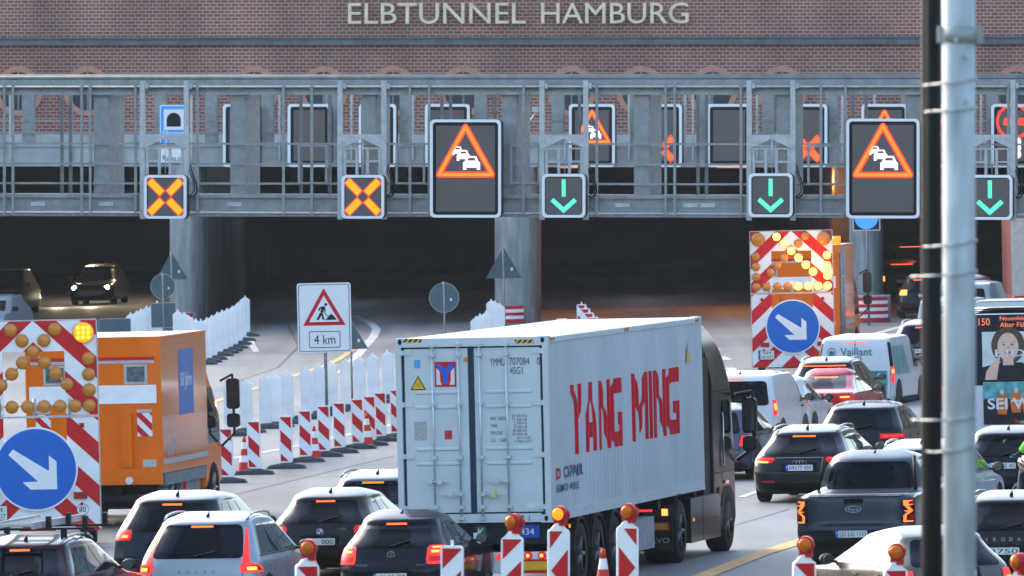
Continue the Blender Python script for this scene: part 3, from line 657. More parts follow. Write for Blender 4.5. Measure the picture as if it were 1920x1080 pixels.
def car(px, s, kind, L, W, Hh, pm, label, cat='car', yaw=12, plate_t='', tl=None, glassm=None, roof=None, brk=(.16,), rail=None, badge=None, mirrors=(1,), wiper=True, wheels=True,
        plate_z=None, group='vehicles queueing towards the tunnel', name='parked_car', win=None, frac=None, antenna=True, dz=0, extra=None, cladding=True, hw=.15, brake_on=True):
    M = road(px, s, yaw, dz); t = thing(name, label, cat, M, group)
    rear, front, width, b = prof(kind, L, W, Hh)
    B = Body(L, W, Hh, rear, front, width, crown=hw if kind != 'van' else .10, rcx=.40 if kind not in ('van',) else .14, rcy=.30 if kind != 'van' else .10)
    B.b = b; B.build(pm, t); gl = glassm or glass
    ga, gb = win or ((b + .03, Hh - .165) if kind not in ('van', 'pickup') else ((1.02, Hh - .24) if kind == 'van' else (1.26, Hh - .17)))
    wa, wb = frac or {'hatch': (.80, .80), 'suv': (.80, .80), 'estate': (.84, .80), 'sedan': (.80, .82), 'van': (.80, .80), 'pickup': (.86, .86)}[kind]
    if kind == 'sedan' and not win: ga, gb = b + .14, Hh - .14
    if glassm != 'none':
        B.rpatch(rounded(ga, gb, wa, wb, .07, .10), .006, 18).build('rear_window', gl, t)
    # high brake lamp
    if brk and brake_on:
        bw = brk[0]; zb = min(gb - .028, Hh - .19) if kind not in ('van', 'sedan') else (gb + .05 if kind == 'van' else gb - .05)
        B.rpatch([(zb - .014, -bw / B.fw(zb), bw / B.fw(zb)), (zb + .014, -bw / B.fw(zb), bw / B.fw(zb))], .014, 6).build('brake_light', e_brk, t)
    # side windows and door lines
    for sg in (1, -1):
        y0 = B.fr(b + .1) + .34; yt0 = B.fr(Hh - .18) + .28; y1 = B.ff(b + .05) - .42; yt1 = B.ff(Hh - .18) - .22
        zb_, zt_ = b + .045, Hh - .185
        if kind == 'van': y0, yt0, zb_ = 2.95, 2.95, 1.1; y1 = L - 1.15; yt1 = L - 1.65
        if kind == 'pickup': y0, yt0, zb_ = 1.95, 2.1, 1.27; y1 = L - 1.75; yt1 = L - 2.3
        lines_ = [0, .30, .62, 1] if kind in ('suv', 'estate', 'hatch') else [0, .48, 1]
        for a, c in zip(lines_, lines_[1:]):
            g = .028
            rows = [(zb_, y0 + (y1 - y0) * a + g, y0 + (y1 - y0) * c - g), (zt_ - .05, yt0 + (yt1 - yt0) * a + g + (.04 if a == 0 else 0), yt0 + (yt1 - yt0) * c - g - (.05 if c == 1 else 0)), (zt_, yt0 + (yt1 - yt0) * a + g + (.12 if a == 0 else 0), yt0 + (yt1 - yt0) * c - g - (.14 if c == 1 else 0))]
            B.spatch(rows, sg, .006).build('side_window', glass_s, t)
        q = MB()
        for yy in (y0 + (y1 - y0) * .30, y0 + (y1 - y0) * .66, y1 + .25):
            q.merge(B.spatch([(.36, yy, yy + .012), (b + .0, yy - .02, yy - .008)], sg, .003, 1))
        q.merge(B.spatch([(zb_ - .025, y0 - .1, y1 + .1), (zb_ - .008, y0 - .1, y1 + .1)], sg, .005))
        q.build('door_seam', black, t)
        for yy in (y0 + (y1 - y0) * .22, y0 + (y1 - y0) * .58):
            p = B.side_pt(b - .10, yy, sg, .012); MB().box(p[0] - .012, p[0] + .012, yy - .09, yy + .09, p[2] - .014, p[2] + .014).build('door_handle', pm if kind != 'van' else black, t)
        if cladding: B.spatch([(B.z0, .3, L - .3), (B.z0 + .13, .3, L - .3)], sg, .008).build('sill', black, t)
    R = .335 if kind not in ('pickup', 'van') else .38
    if kind == 'suv': R = .355
    for sg in (1, -1):
        for yy in (.78 if kind != 'pickup' else 1.15, L - .92):
            rows = [(z, yy - math.sqrt(max(0, (R + .05) ** 2 - (z - R) ** 2)), yy + math.sqrt(max(0, (R + .05) ** 2 - (z - R) ** 2))) for z in [max(B.z0, .2) + (2 * R + .05 - max(B.z0, .2)) * i / 9 for i in range(10)]]
            B.spatch(rows, sg, .007, 10).build('wheel_arch', black, t)
            wheel(t, sg * (W / 2 + .0), yy, R, .22, sg)
    MB().box(-W / 2 + .25, W / 2 - .25, .25, L - .3, .16, B.z0 + .06).build('underbody', black, t)
    # bumper, tailgate seams
    if kind != 'pickup':
        B.rpatch([(B.z0 + .005, -.98, .98), (.30, -.96, .96), (.36, -.80, .80)], .008, 18).build('bumper', black, t)
        q = B.rpatch([(.600, -.74, .74), (.612, -.74, .74)], .004, 14)
        if kind in ('hatch', 'suv', 'estate'):
            q.merge(B.rpatch([(.60, .735, .75), (b - .03, .77, .785)], .004, 1))
        q.build('tailgate_seam', black, t)
        for sg in (1, -1): B.rpatch([(.385, .52, .80), (.425, .52, .80)], .010, 5, sg).build('reflector', red_lens, t)
    pz = plate_z or (.78 if kind in ('hatch', 'suv', 'estate') else .74)
    if kind == 'pickup': pz = .60
    if plate_t is not None:
        yp = B.fr(pz) - (.02 if kind != 'pickup' else .19)
        if kind != 'pickup': B.rpatch([(pz - .085, -.36, .36), (pz + .10, -.38, .38)], .003, 8).build('plate_recess', black if pm != black else darkgrey, t)
        plate(t, plate_t, 0, yp, pz)
    # tail lights
    tl = tl or [('r', [(b - .22, .74, 1.14), (b - .02, .80, 1.12)]), ('h', [(b - .19, .84, .98), (b - .12, .84, .98)])]
    for sg in (1, -1):
        base = MB(); mats_ = [e_dim, e_red, e_hot, red_lens, black, offwhite, e_or]; idx = {'d': 0, 'r': 1, 'h': 2, 'l': 3, 'k': 4, 'w': 5, 'o': 6}
        for j, (kk, rows) in enumerate(tl):
            p = B.rpatch(rows, .010 + .003 * j, 7, sg); p.m = [idx[kk]] * len(p.m); base.merge(p)
        base.build('tail_light', mats_, t)
    if wiper and kind not in ('sedan', 'pickup'):
        q = MB(); p = [B.rear_pt(ga + .03 + .02 * i, (-.04 + .10 * i), .03) for i in range(5)]; q.tube([Vector(a) for a in p], .014, 5); q.build('wiper', black, t)
    for sg in mirrors:
        ym = B.ff(b + .05) - .40; x0 = B.side_pt(b + .03, ym, 1, 0)[0]; q = MB()
        P = []
        for i in range(7):
            a = math.pi * i / 6; rr = math.sin(a) ** .5
            P.append([(sg * (x0 + .11 + .11 * rr * math.cos(2 * math.pi * j / 12) * 1.0 + .04), ym - .10 + .18 * (i / 6), b + .08 + .085 * rr * math.sin(2 * math.pi * j / 12)) for j in range(13)])
        q.grid(P); q.box(sg * (x0 - .02), sg * (x0 + .08), ym - .03, ym + .03, b + .02, b + .06); m_ = q.build('wing_mirror', black, t)
        q = MB(); q.disc(sg * (x0 + .15), b + .08, .085, ym - .11, .006, 0, 14, .068); q.build('mirror_glass', mat('wing_mirror_glass', (.10, .12, .14), .1, .9, .1), m_)
    if rail:
        q = MB()
        for sg in (1, -1):
            pts = []
            for i in range(9):
                y = .62 + (L - 2.35 - .55) * i / 8; zc = Hh - .055 + .045 * math.sin(math.pi * i / 8) - (.05 if i in (0, 8) else 0)
                pts.append((sg * (B.fw(Hh - .14) * .93), y + .1, zc))
            q = MB(); q.tube(pts, .020, 6); q.build('roof_rail', rail, t)

    if antenna:
        q = MB(); q.cyl((0, B.fr(Hh - .1) + .34, Hh - .06), (0, B.fr(Hh - .1) + .42, Hh + .01), .030, .010, 8); q.build('antenna', black, t)
    if badge:
        kind_b, arg = badge[0], badge[1:]
        q = MB(); zb = b - .10
        if kind_b == 'rings': yb = B.fr(zb) - .012; logo_rings(q, 0, zb, yb, .042); q.build('badge', chrome, t)
        elif kind_b == 'round':
            zb = arg[1] if len(arg) > 1 else zb; yb = B.fr(zb) - .018; q.disc(0, zb, .062, yb, .012, 0, 20)
            if arg and arg[0] == 'vw':
                q.disc(0, zb, .052, yb - .002, .002, 1, 20); q.merge(text_mb('V', .05, .04, yb - .006, cz=zb + .022)); q.merge(text_mb('W', .075, .045, yb - .006, cz=zb - .020))
            elif arg and arg[0] == 'bmw':
                for k in range(4):
                    a0 = math.pi / 2 * k; q.poly([(0, zb)] + [(.042 * math.cos(a0 + math.pi / 2 * i / 6), zb + .042 * math.sin(a0 + math.pi / 2 * i / 6)) for i in range(7)], yb - .003, .002, 2 if k % 2 else 3)
            q.build('badge', [chrome, black, blue_eu, white], t)
        elif kind_b == 'oval':
            zb = arg[0]; yb = B.fr(zb) - .015; q.disc(0, zb, .13, yb, .012, 0, 24, .055); q.disc(0, zb, .118, yb - .002, .002, 1, 24, .046)
            if len(arg) > 1: q.merge(text_mb(arg[1], .15, .05, yb - .006, cz=zb))
            q.build('badge', [chrome, mat('badge_blue', (.01, .04, .16), .3, 0, 0)], t)
        if kind_b == 'word':
            wd, zb, ww, hh = arg[:4]; yb = B.fr(zb) - .014; n_ = len(wd)
            for i, ch in enumerate(wd): q.merge(text_mb(ch, None, hh, yb, cx=-ww / 2 + ww * i / max(1, n_ - 1), cz=zb))
            q.build('badge', arg[4] if len(arg) > 4 else chrome, t, fix=False)
    if extra: extra(B, t)
    return t
red_p = paint('metallic_red_paint', (.42, .012, .018)); white_p = paint('white_car_paint', (.62, .64, .67)); silver_p = paint('silver_blue_paint', (.16, .18, .21), .3, .4)
blk_p = paint('black_car_paint', (.002, .003, .006)); navy_p = paint('dark_blue_paint', (.005, .009, .017)); brown_p = paint('dark_brown_paint', (.013, .011, .012)); grey_p = paint('grey_blue_paint', (.042, .056, .068), .32, .3)
maroon_p = paint('dark_maroon_paint', (.026, .004, .009)); dgrey_p = paint('dark_grey_car_paint', (.014, .015, .018), .3, .2); chamP = paint('champagne_silver_paint', (.12, .112, .10), .3, .4)
lilac_p = paint('lilac_grey_paint', (.09, .09, .12), .25, .3); nearw_p = paint('light_silver_paint', (.30, .33, .36), .3, .3)
# --- left queue
car(20, 129.8, 'estate', 4.7, 1.80, 1.52, maroon_p, 'dark maroon estate car carrying a roof rack with a ladder', plate_t='', rail=galv_l, frac=(.84, .82), brk=(.15,), mirrors=(1,), extra=None)
def volvo_x(B, t):
    q = text_mb('V', None, .05); 
    w_ = MB()
    for i, ch in enumerate('VOLVO'): w_.merge(text_mb(ch, None, .045, B.fr(.80) - .014, cx=-.26 + .13 * i, cz=.80))
    w_.build('badge', chrome, t, fix=False)
b = .60 * 1.65
car(368, 126.5, 'suv', 4.4, 1.86, 1.65, nearw_p, 'light silver suv with tall angled red tail lights', 'suv', plate_t='', rail=nearw_p, brk=(.17,), plate_z=.60, wiper=True, frac=(.80, .86),
    win=(1.0, 1.485), mirrors=(1,), tl=[('r', [(.78, .74, 1.24), (.84, .72, 1.22), (.90, .72, 1.05), (.93, .76, .90), (1.2, .84, .93), (1.42, .92, .98)]), ('l', [(.81, .80, 1.18), (.89, .79, 1.0)]), ('h', [(.815, .84, 1.02), (.87, .82, 1.0)])], extra=volvo_x)
car(312, 118.5, 'suv', 4.5, 1.84, 1.60, navy_p, 'dark blue suv with pale shining roof beside the trailer with the blue arrow disc', 'suv', plate_t='', brk=(.16,), plate_z=.72, mirrors=(1,),
    tl=[('d', [(.86, .66, 1.14), (.90, .64, 1.16), (1.0, .66, 1.16), (1.03, .70, 1.12)]), ('r', [(.89, .70, .90), (.96, .70, .90)]), ('h', [(.905, .72, .84), (.945, .72, .84)])])
car(600, 115.4, 'hatch', 4.33, 1.765, 1.43, brown_p, 'dark hatchback with round badge behind the small black car', plate_t='', brk=(.16,), badge=('round', 'bmw'), plate_z=.60, mirrors=(1,), frac=(.84, .80),
    tl=[('d', [(.72, .66, 1.12), (.80, .64, 1.14), (.86, .70, 1.14)]), ('r', [(.74, .74, 1.0), (.80, .72, 1.05)]), ('h', [(.80, .74, 1.0), (.84, .76, 1.05)])],
    extra=lambda B, t: (text_mb('118i', .13, .035, B.fr(.80) - .014, cx=.36, cz=.80).build('badge', chrome, t, fix=False), text_mb('000', .20, .075, B.fr(.60) - .04, cx=.14, cz=.60).build('badge', black, t, fix=False)))
car(690, 110.5, 'suv', 4.3, 1.76, 1.45, silver_p, 'silver blue car partly hidden between the dark hatchback and the container', plate_t='', brk=(.19,), mirrors=(1,), rail=silver_p)
car(733, 123.0, 'hatch', 3.97, 1.68, 1.45, blk_p, 'small black hatchback with round badge directly before the container doors', plate_t='HH AR 788', brk=(.16,), badge=('round', 'vw', .80), plate_z=.47, mirrors=(1,), frac=(.84, .82),
    tl=[('r', [(.66, .68, 1.10), (.74, .66, 1.12), (.90, .70, 1.12), (.94, .76, 1.06)]), ('d', [(.70, .72, 1.0), (.78, .71, 1.04)]), ('h', [(.83, .76, .92), (.87, .76, .92)]), ('h', [(.90, .80, 1.0), (.925, .80, 1.0)])],
    extra=lambda B, t: (text_mb('POLO', .17, .032, B.fr(.65) - .014, cx=-.45, cz=.65).build('badge', chrome, t, fix=False), text_mb('BlueMotion', .14, .022, B.fr(.65) - .014, cx=.48, cz=.65).build('badge', chrome, t, fix=False)))
# --- right queue
car(1500, 99.4, 'estate', 4.75, 1.85, 1.43, dgrey_p, 'dark estate car with white roof shine ahead of the pickup', 'estate car', plate_t='HN IT 450', brk=(.22,), badge=('rings',), plate_z=.66, mirrors=(-1, 1), rail=chrome, frac=(.86, .82), win=(.90, 1.265),
    tl=[('d', [(.75, .60, 1.12), (.82, .52, 1.16), (.86, .56, 1.16)]), ('h', [(.76, .66, .95), (.79, .66, .95)]), ('r', [(.82, .56, 1.12), (.845, .60, 1.14)])], extra=lambda B, t: B.rpatch([(.845, -.52, .52), (.855, -.52, .52)], .012, 8).build('trim_strip', chrome, t))
def ranger_x(B, t):
    MB().box(-.86, .86, -.12, .10, .50, .66).build('bumper', black, t)
    q = MB(); q.merge(B.rpatch([(1.08, -.16, .16), (1.16, -.17, .17)], .012, 6)); q.build('tailgate_handle', black, t)
    q = B.rpatch([(1.195, -.82, .82), (1.212, -.82, .82)], .02, 8); q.build('tailgate_trim', black, t)
    q = B.rpatch([(.70, -.80, -.788), (1.17, -.80, -.788)], .004, 1); q.merge(B.rpatch([(.70, .788, .80), (1.17, .788, .80)], .004, 1)); q.build('tailgate_seam', black, t)
    q = B.rpatch([(.735, -.70, .70), (.765, -.60, .60)], .018, 10); q.build('tailgate_press_line', grey_p, t)
    for sg in (1, -1): MB().tube([(sg * .80, 1.35, 1.25), (sg * .74, 1.62, 1.78)], .03, 6).build('sports_bar', black, t)
PZ = .73
car(1602, 116.5, 'pickup', 5.3, 1.93, 1.86, grey_p, 'grey blue double cab pickup behind the dark estate car', 'pickup truck', plate_t='LG LG 1111', brk=None, badge=('oval', .99, 'Ford'), mirrors=(1, -1), antenna=True, rail=None, cladding=False,
    tl=[('k', [(.76, .82, 1.10), (1.14, .82, 1.10)]), ('o', [(.77, .84, 1.04), (.79, .84, 1.04), (.80, .84, .89), (.88, .84, .90), (.93, .92, 1.0), (.955, .84, 1.04)]), ('l', [(.81, .92, 1.08), (.90, .96, 1.08)]),
        ('o', [(.96, .93, 1.02), (1.03, .86, .93), (1.05, .84, 1.05), (1.085, .84, .92), (1.12, .84, 1.05)]), ('l', [(1.055, .93, 1.08), (1.09, .93, 1.08)])], extra=ranger_x)
car(1716, 107.6, 'suv', 4.5, 1.84, 1.60, white_p, 'white suv half hidden between the pickup and the foreground pole', 'suv', plate_t='', rail=chrome, brk=None, mirrors=(1,), win=(.98, 1.435), frac=(.88, .90))
car(1609, 93.6, 'suv', 4.45, 1.84, 1.51, navy_p, 'dark blue crossover with a light strip ahead of the dark estate car', 'car', plate_t='', brk=None, badge=('word', 'CUPRA', .86, .40, .035), plate_z=.55, mirrors=(1, -1), frac=(.84, .84), win=(.96, 1.345),
    tl=[('d', [(.78, .50, 1.14), (.88, .50, 1.16)]), ('r', [(.82, .55, 1.05), (.85, .55, 1.05)])], roof=None)
car(1381, 87.6, 'van', 4.4, 1.75, 1.80, white_p, 'white high roofed van beside the black lorry cab mirror', 'van', plate_t='', brk=(.16,), rail=white_p, mirrors=(1,), frac=(.84, .84), win=(1.08, 1.60),
    tl=[('r', [(.86, .93, 1.10), (1.20, .93, 1.08)]), ('h', [(.98, .96, 1.05), (1.12, .96, 1.05)])])
car(1448, 84.9, 'hatch', 3.6, 1.64, 1.50, white_p, 'small white hatchback between the white van and the red saloon', 'car', plate_t='', brk=None, mirrors=(1,), frac=(.78, .82),
    tl=[('d', [(.80, .72, 1.10), (.98, .80, 1.10)]), ('h', [(.88, .84, 1.0), (.92, .84, 1.0)])])
car(1532, 82.4, 'sedan', 4.5, 1.70, 1.43, red_p, 'bright red saloon car in the middle of the right queue', 'car', plate_t='', brk=(.28,), mirrors=(1,),
    tl=[('d', [(.74, .62, 1.12), (.86, .60, 1.14)]), ('h', [(.80, .66, .92), (.84, .66, .92)])])
car(1540, 79.8, 'suv', 4.5, 1.72, 1.52, dgrey_p, 'dark suv with white roof shine ahead of the red saloon', 'suv', plate_t='', brk=(.52,), rail=chrome, mirrors=(1,))
def vax(B, t):
    tealm = mat('teal_van_wrap', (.03, .40, .36), .35, 0, .08); w2 = .965
    B.rpatch([(.42, -.80, .93), (1.02, -.80, .93)], .004, 16).build('wrap_panel', tealm, t)
    q = MB()
    for sg in (1, -1): B.spatch([(.9, .25, 2.4), (1.62, .35, 1.8)], sg, .005).build('wrap_panel', mat('pale_teal_wrap', (.16, .36, .36), .3, 0, .3, 2), t)

    y = B.fr(1.45) - .028
    text_mb('Vaillant', .80, .20, y, cx=.04, cz=1.50, bold=.006).build('door_lettering', mat('teal_lettering', (.02, .20, .20), .4, 0, 0), t, fix=False)
    q = MB(); q.ring(-.58, 1.50, .085, .105, y, .004, 0, 20); q.disc(-.58, 1.48, .055, y, .003, 0, 10); q.build('emblem', mat('teal_lettering', (0, 0, 0)), t)
    q = B.rpatch([(.5, -.012, .0), (1.76, -.010, .0)], .007, 1); q.build('door_seam', darkgrey, t)
    for sg in (1, -1): B.rpatch([(.9, .93, 1.06), (1.72, .93, 1.04)], .007, 3, sg).build('corner_trim', black, t)
car(1604, 75.8, 'van', 4.9, 1.93, 1.91, white_p, 'white and teal delivery van ahead of the dark suv', 'van', plate_t=None, glassm='none', brk=(.27,), mirrors=(1,), wiper=False, antenna=False,
    tl=[('r', [(.70, .94, 1.08), (1.12, .94, 1.08)]), ('h', [(.95, .96, 1.05), (1.05, .96, 1.05)])], extra=vax, dz=-.16)
car(1645, 73.2, 'hatch', 4.3, 1.80, 1.50, dgrey_p, 'dark grey car showing only its side beyond the delivery van', 'car', plate_t='', brk=None, mirrors=(1,), dz=-.3)
car(1728, 70.4, 'suv', 4.6, 1.86, 1.65, grey_p, 'grey suv with long brake strip left of the foreground pole', 'suv', plate_t='MN CP 747', brk=(.22,), rail=white_p, mirrors=(1, -1), badge=('oval', 1.02), plate_z=.84)
car(1325, 93.5, 'suv', 4.4, 1.82, 1.52, lilac_p, 'lilac grey car seen past the front of the black lorry cab', 'car', plate_t='', brk=(.2,), mirrors=(1,))
car(1880, 101.3, 'hatch', 4.3, 1.80, 1.45, navy_p, 'dark blue hatchback behind the bus and right of the pole', 'car', plate_t='HH SE 45', brk=None, badge=('rings',), mirrors=(1,), plate_z=.74, roof=None,
    tl=[('d', [(.80, .55, 1.12), (.92, .60, 1.14)]), ('r', [(.84, .56, .72), (.88, .56, .72)])])
car(1882, 122.5, 'estate', 4.65, 1.83, 1.50, brown_p, 'dark estate car with widely spaced tailgate letters behind the motorcycle', 'estate car', plate_t='3750', brk=None, badge=('word', '\u0160KODA', .80, .50, .055), mirrors=(-1,), plate_z=.62, rail=chrome)
car(1806, 131.5, 'hatch', 4.3, 1.80, 1.44, chamP, 'champagne silver car turning inward behind the foreground pole', 'car', yaw=-20, plate_t='', brk=None, mirrors=(-1, 1), frac=(.84, .84), rail=None)
# --- inside the tunnels
TT = [('h', [(.80, .70, 1.10), (.98, .74, 1.10)])]
car(1693, 50.5, 'suv', 4.5, 1.84, 1.6, dgrey_p, 'dim dark car with red lamps in the right tunnel mouth', 'car', plate_t='', brk=(.4,), mirrors=(1,), tl=TT, yaw=1)
car(1736, 54.5, 'hatch', 4.3, 1.80, 1.5, dgrey_p, 'dim dark car with red lamps just left of the foreground pole', 'car', plate_t='', brk=(.4,), mirrors=(1,), tl=TT, yaw=1)
car(1712, 46.0, 'suv', 4.5, 1.84, 1.7, dgrey_p, 'farthest dim car with red lamps in the right tunnel', 'car', plate_t='', brk=(.5,), mirrors=(1,), tl=TT, yaw=1)
car(1776, 65.5, 'van', 4.4, 1.80, 1.85, white_p, 'white van mostly hidden behind the foreground pole', 'van', plate_t='', brk=None, mirrors=(1,))
car(1806, 63.0, 'van', 4.4, 1.80, 1.84, nearw_p, 'pale van peeking out right of the pole above the bus', 'van', plate_t='', brk=None, mirrors=(1,), dz=.25, win=(1.05, 1.62))
car(1800, 59.3, 'suv', 4.3, 1.80, 1.75, silver_p, 'silver car farther ahead right of the pole below the red trailer', 'car', plate_t='', brk=None, mirrors=(1,), dz=.2)
# oncoming
def oncoming(px, s, yaw, pm, lab, lamp, dz=0, kind='suv', Hh=1.6):
    M = road(px, s, yaw + 180, dz) @ Matrix.Translation((0, -4.4, 0)); t = thing('oncoming_car', lab, 'car', M, 'oncoming cars in the left tunnel')
    rear, front, width, b = prof(kind, 4.4, 1.82, Hh); B = Body(4.4, 1.82, Hh, rear, front, width); B.build(pm, t)
    q = MB()    # windscreen on the sloping front
    def fp(z, k): return (k * B.fw(z) * .80, B.ff(z) + .012, z)
    q.grid([[fp(z, -1 + i / 5) for i in range(11)] for z in [b + .04 + (Hh - .2 - b - .04) * j / 6 for j in range(7)]]); q.build('windscreen', glass_s, t)
    MB().box(-.5, .5, 4.395, 4.41, .38, .58).build('grille', black, t)
    for sg in (1, -1):
        q = MB(); q.box(sg * .52, sg * .80, 4.20, 4.31, .64, .75); q.build('lamp_housing', chrome, t)
        q = MB(); q.cyl((sg * .67, 4.31, .69), (sg * .67, 4.34, .69), .085, .085, 14); q.build('headlight', lamp, t)
        wheel(t, sg * .90, 3.5, .34, .22, sg); wheel(t, sg * .90, .8, .34, .22, sg)
        q = MB(); q.box(sg * .92, sg * 1.10, 2.95, 3.1, b, b + .16); q.build('wing_mirror', black, t)
    MB().box(-.65, .65, .3, 4.1, .16, .3).build('underbody', black, t)
    return t
oncoming(170, 46.5, 7, blk_p, 'black oncoming car with two blazing headlights in the left tunnel', e_head)
oncoming(-42, 54, 12, nearw_p, 'silver oncoming car seen above the near arrow trailer', e_head2, Hh=1.45)
oncoming(-8, 48.5, 9, blk_p, 'dark oncoming car with one visible lamp behind the silver one', e_head2, Hh=1.75)
# ------------------------------------------------------------------ container lorry
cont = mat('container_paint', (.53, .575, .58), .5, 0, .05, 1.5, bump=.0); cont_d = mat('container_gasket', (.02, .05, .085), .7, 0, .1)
cside = mat('container_side_shaded', (.50, .53, .545), .5, 0, .08, 1.2, stretch=(1, 1, .3)); croof = mat('container_roof_lit', (.66, .66, .64), .5, 0, .06)  # one container paint: daylight put into a lighter roof and greyer flanks
CM = road(894, 120.3, 12.4); C0, C1 = 1.12, 4.016; HWc = 1.219; LC = 12.192
def corr(y):
    p = (y - .15) % .278
    if y < .15 or y > LC - .15: return 0
    if p < .072: return 0
    if p < .140: return .036 * (p - .072) / .068
    if p < .210: return .036
    return .036 * (1 - (p - .210) / .068)
brks = []
k = 0
while .15 + .278 * k < LC - .15:
    for o_ in (0, .072, .140, .210):
        y = .15 + .278 * k + o_
        if y < LC - .15: brks.append(y)
    k += 1
ct = thing('shipping_container', 'pale grey forty foot container with red lettering on the lorry', 'container', CM)
def cx_(px): return (px - 889.5) / 118.3
def cz_(py, px=886): return C1 - (py - 628 + .024 * (px - 886)) / 119.8
fr = MB()
for sx in (-1, 1):
    for y0, y1 in ((0, .11), (LC - .11, LC)): fr.box(sx * HWc, sx * (HWc - .09), y0, y1, C0 + .118, C1 - .118)
    fr.box(sx * HWc, sx * (HWc - .05), .18, LC - .18, C0, C0 + .15); fr.box(sx * HWc, sx * (HWc - .05), .18, LC - .18, C1 - .10, C1 - .02)
fr.box(-HWc + .09, HWc - .09, 0, .08, C1 - .14, C1 - .004); fr.box(-HWc + .16, HWc - .16, 0, .10, C0 + .005, C0 + .14)
fr.build('frame', cont, ct)
q = MB()
for sx in (-1, 1):
    for y0, y1 in ((-.005, .18), (LC - .18, LC + .005)):
        for z0, z1 in ((C0 - .005, C0 + .118), (C1 - .118, C1 + .003)): MB().box(sx * (HWc + .003), sx * (HWc - .16), y0, y1, z0, z1).build('corner_casting', cont, ct)
q = MB()
for sx in (-1, 1):
    for zc in (C0 + .06, C1 - .055): q.disc(sx * (HWc - .08), zc, .032, -.008, .002, 0, 12, .045)
q.box(.50, .78, -.004, -.001, C0 + .02, C0 + .11); q.box(.86, .87, -.004, -.001, C0 + .02, C0 + .11); q.build('casting_opening', black, ct)
for sx, nm in ((-1, 'side_panel'), (1, 'side_panel')):
    ys = sorted(set([.11] + brks + [LC - .15, LC - .11])); P = [[(sx * (HWc - .004 - corr(y)), y, z) for y in ys] for z in (C0 + .15, C1 - .10)]
    q = MB(); q.grid(P, 0, False); q.build(nm, cside, ct)
q = MB(); ys = [.1 + (LC - .2) * i / 180 for i in range(181)]
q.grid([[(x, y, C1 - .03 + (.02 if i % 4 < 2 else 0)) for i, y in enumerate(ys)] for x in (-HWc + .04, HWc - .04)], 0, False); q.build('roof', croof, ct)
MB().box(-HWc + .09, HWc - .09, LC - .06, LC - .02, C0 + .1, C1 - .06).build('front_wall', cont, ct)
MB().box(-HWc + .05, HWc - .05, .1, LC - .06, C0 + .02, C0 + .10).build('floor_panel', cont_d, ct)
MB().box(-HWc + .09, HWc - .09, .075, .10, C0 + .14, C1 - .14).build('door_gasket', cont_d, ct)
# doors
for a, b_, sg in ((cx_(761.5), cx_(881), -1), (cx_(893.5), cx_(1017.5), 1)):
    q = MB(); zt, zb = cz_(648), cz_(955); q.box(a, b_, .03, .074, zb, zt)
    # pressed panel ribs
    for yc in (744, 850):
        z = cz_(yc); w0, w1 = a + .17, b_ - .12 if sg < 0 else b_ - .14
        for dz in (.115, -.115):
            q.grid([[(w0, .0295, z + dz + .03), (w1, .0295, z + dz + .03)], [(w0 + .01, .014, z + dz + .012), (w1 - .01, .014, z + dz + .012)], [(w0 + .01, .014, z + dz - .012), (w1 - .01, .014, z + dz - .012)], [(w0, .0295, z + dz - .03), (w1, .0295, z + dz - .03)]], 0, False)
    d = q.build('door', cont, ct)

    for z in [cz_(p) for p in (655, 752, 849, 946)]:
        q = MB(); e = a - .015 if sg < 0 else b_ + .015; q.box(e - sg * -.0 - (0 if sg > 0 else .07), e + (.07 if sg > 0 else 0) , -.004, .05, z - .04, z + .04); q.box(min(e, e - sg * .14), max(e, e - sg * .14), .012, .035, z - .035, z + .035); q.build('hinge', cont, d)
barm = mat('locking_bar_steel', (.50, .57, .60), .35, .5, .1)
for px in (815.5, 864.5, 904.5, 955):
    x = cx_(px); q = MB(); q.cyl((x, -.022, cz_(970)), (x, -.022, cz_(637)), .017, .017, 8)
    for py in (642, 660, 752, 852, 945, 966): z = cz_(py); q.box(x - .045, x + .045, -.045, .028, z - .025, z + .025)
    q.build('locking_bar', barm, ct)
for px, py, sg in ((826, 896, 1), (846, 920, -1), (933, 896, -1), (926, 921, 1)):
    x, z = cx_(px), cz_(py); q = MB(); q.box(x - .17, x + .17, -.06, -.045, z - .012, z + .012); q.box(x - .04, x + .04, -.07, -.03, z - .045, z + .05); q.box(x - sg * .19, x - sg * .12, -.07, .02, z - .03, z + .03)
    q.build('door_handle', barm, ct)
q = MB(); q.box(cx_(931) - .018, cx_(931) + .018, -.09, -.072, cz_(928), cz_(911)); q.build('seal_tag', mat('yellow_tag', (.7, .5, .04), .5), ct)
haz = mat('hazard_yellow', (.75, .42, .02), .5, 0, 0)
for px in (778, 990):
    x, z = cx_(px), cz_(634.5, px); q = MB(); q.box(x - .15, x + .15, -.004, -.001, z - .028, z + .028); stripes(q, [(x - .15, z - .028), (x + .15, z - .028), (x + .15, z + .028), (x - .15, z + .028)], -1, .085, 0, -.0065, .002, 1); q.build('hazard_strip', [haz, black], ct)
def decal(name, px, py, wpx, hpx, m, y=.027): x, z = cx_(px), cz_(py); w2, h2 = wpx / 237., hpx / 239.; return MB().box(x - w2, x + w2, y, y + .002, z - h2, z + h2).build(name, m, ct)
decal('sticker', 786, 676, 12, 16, mat('sticker_blue', (.08, .35, .70), .4, 0, .3, 60)); decal('sticker', 789.5, 801.5, 24, 35, mat('document_plate', (.36, .38, .38), .4, .3, .35, 40))
decal('sticker', 842, 809.5, 14, 17, mat('sticker_red', (.55, .03, .04), .4, 0, .3, 60)); decal('sticker', 878, 670, 8, 9, amber_off); decal('sticker', 999, 944, 23, 7, white)
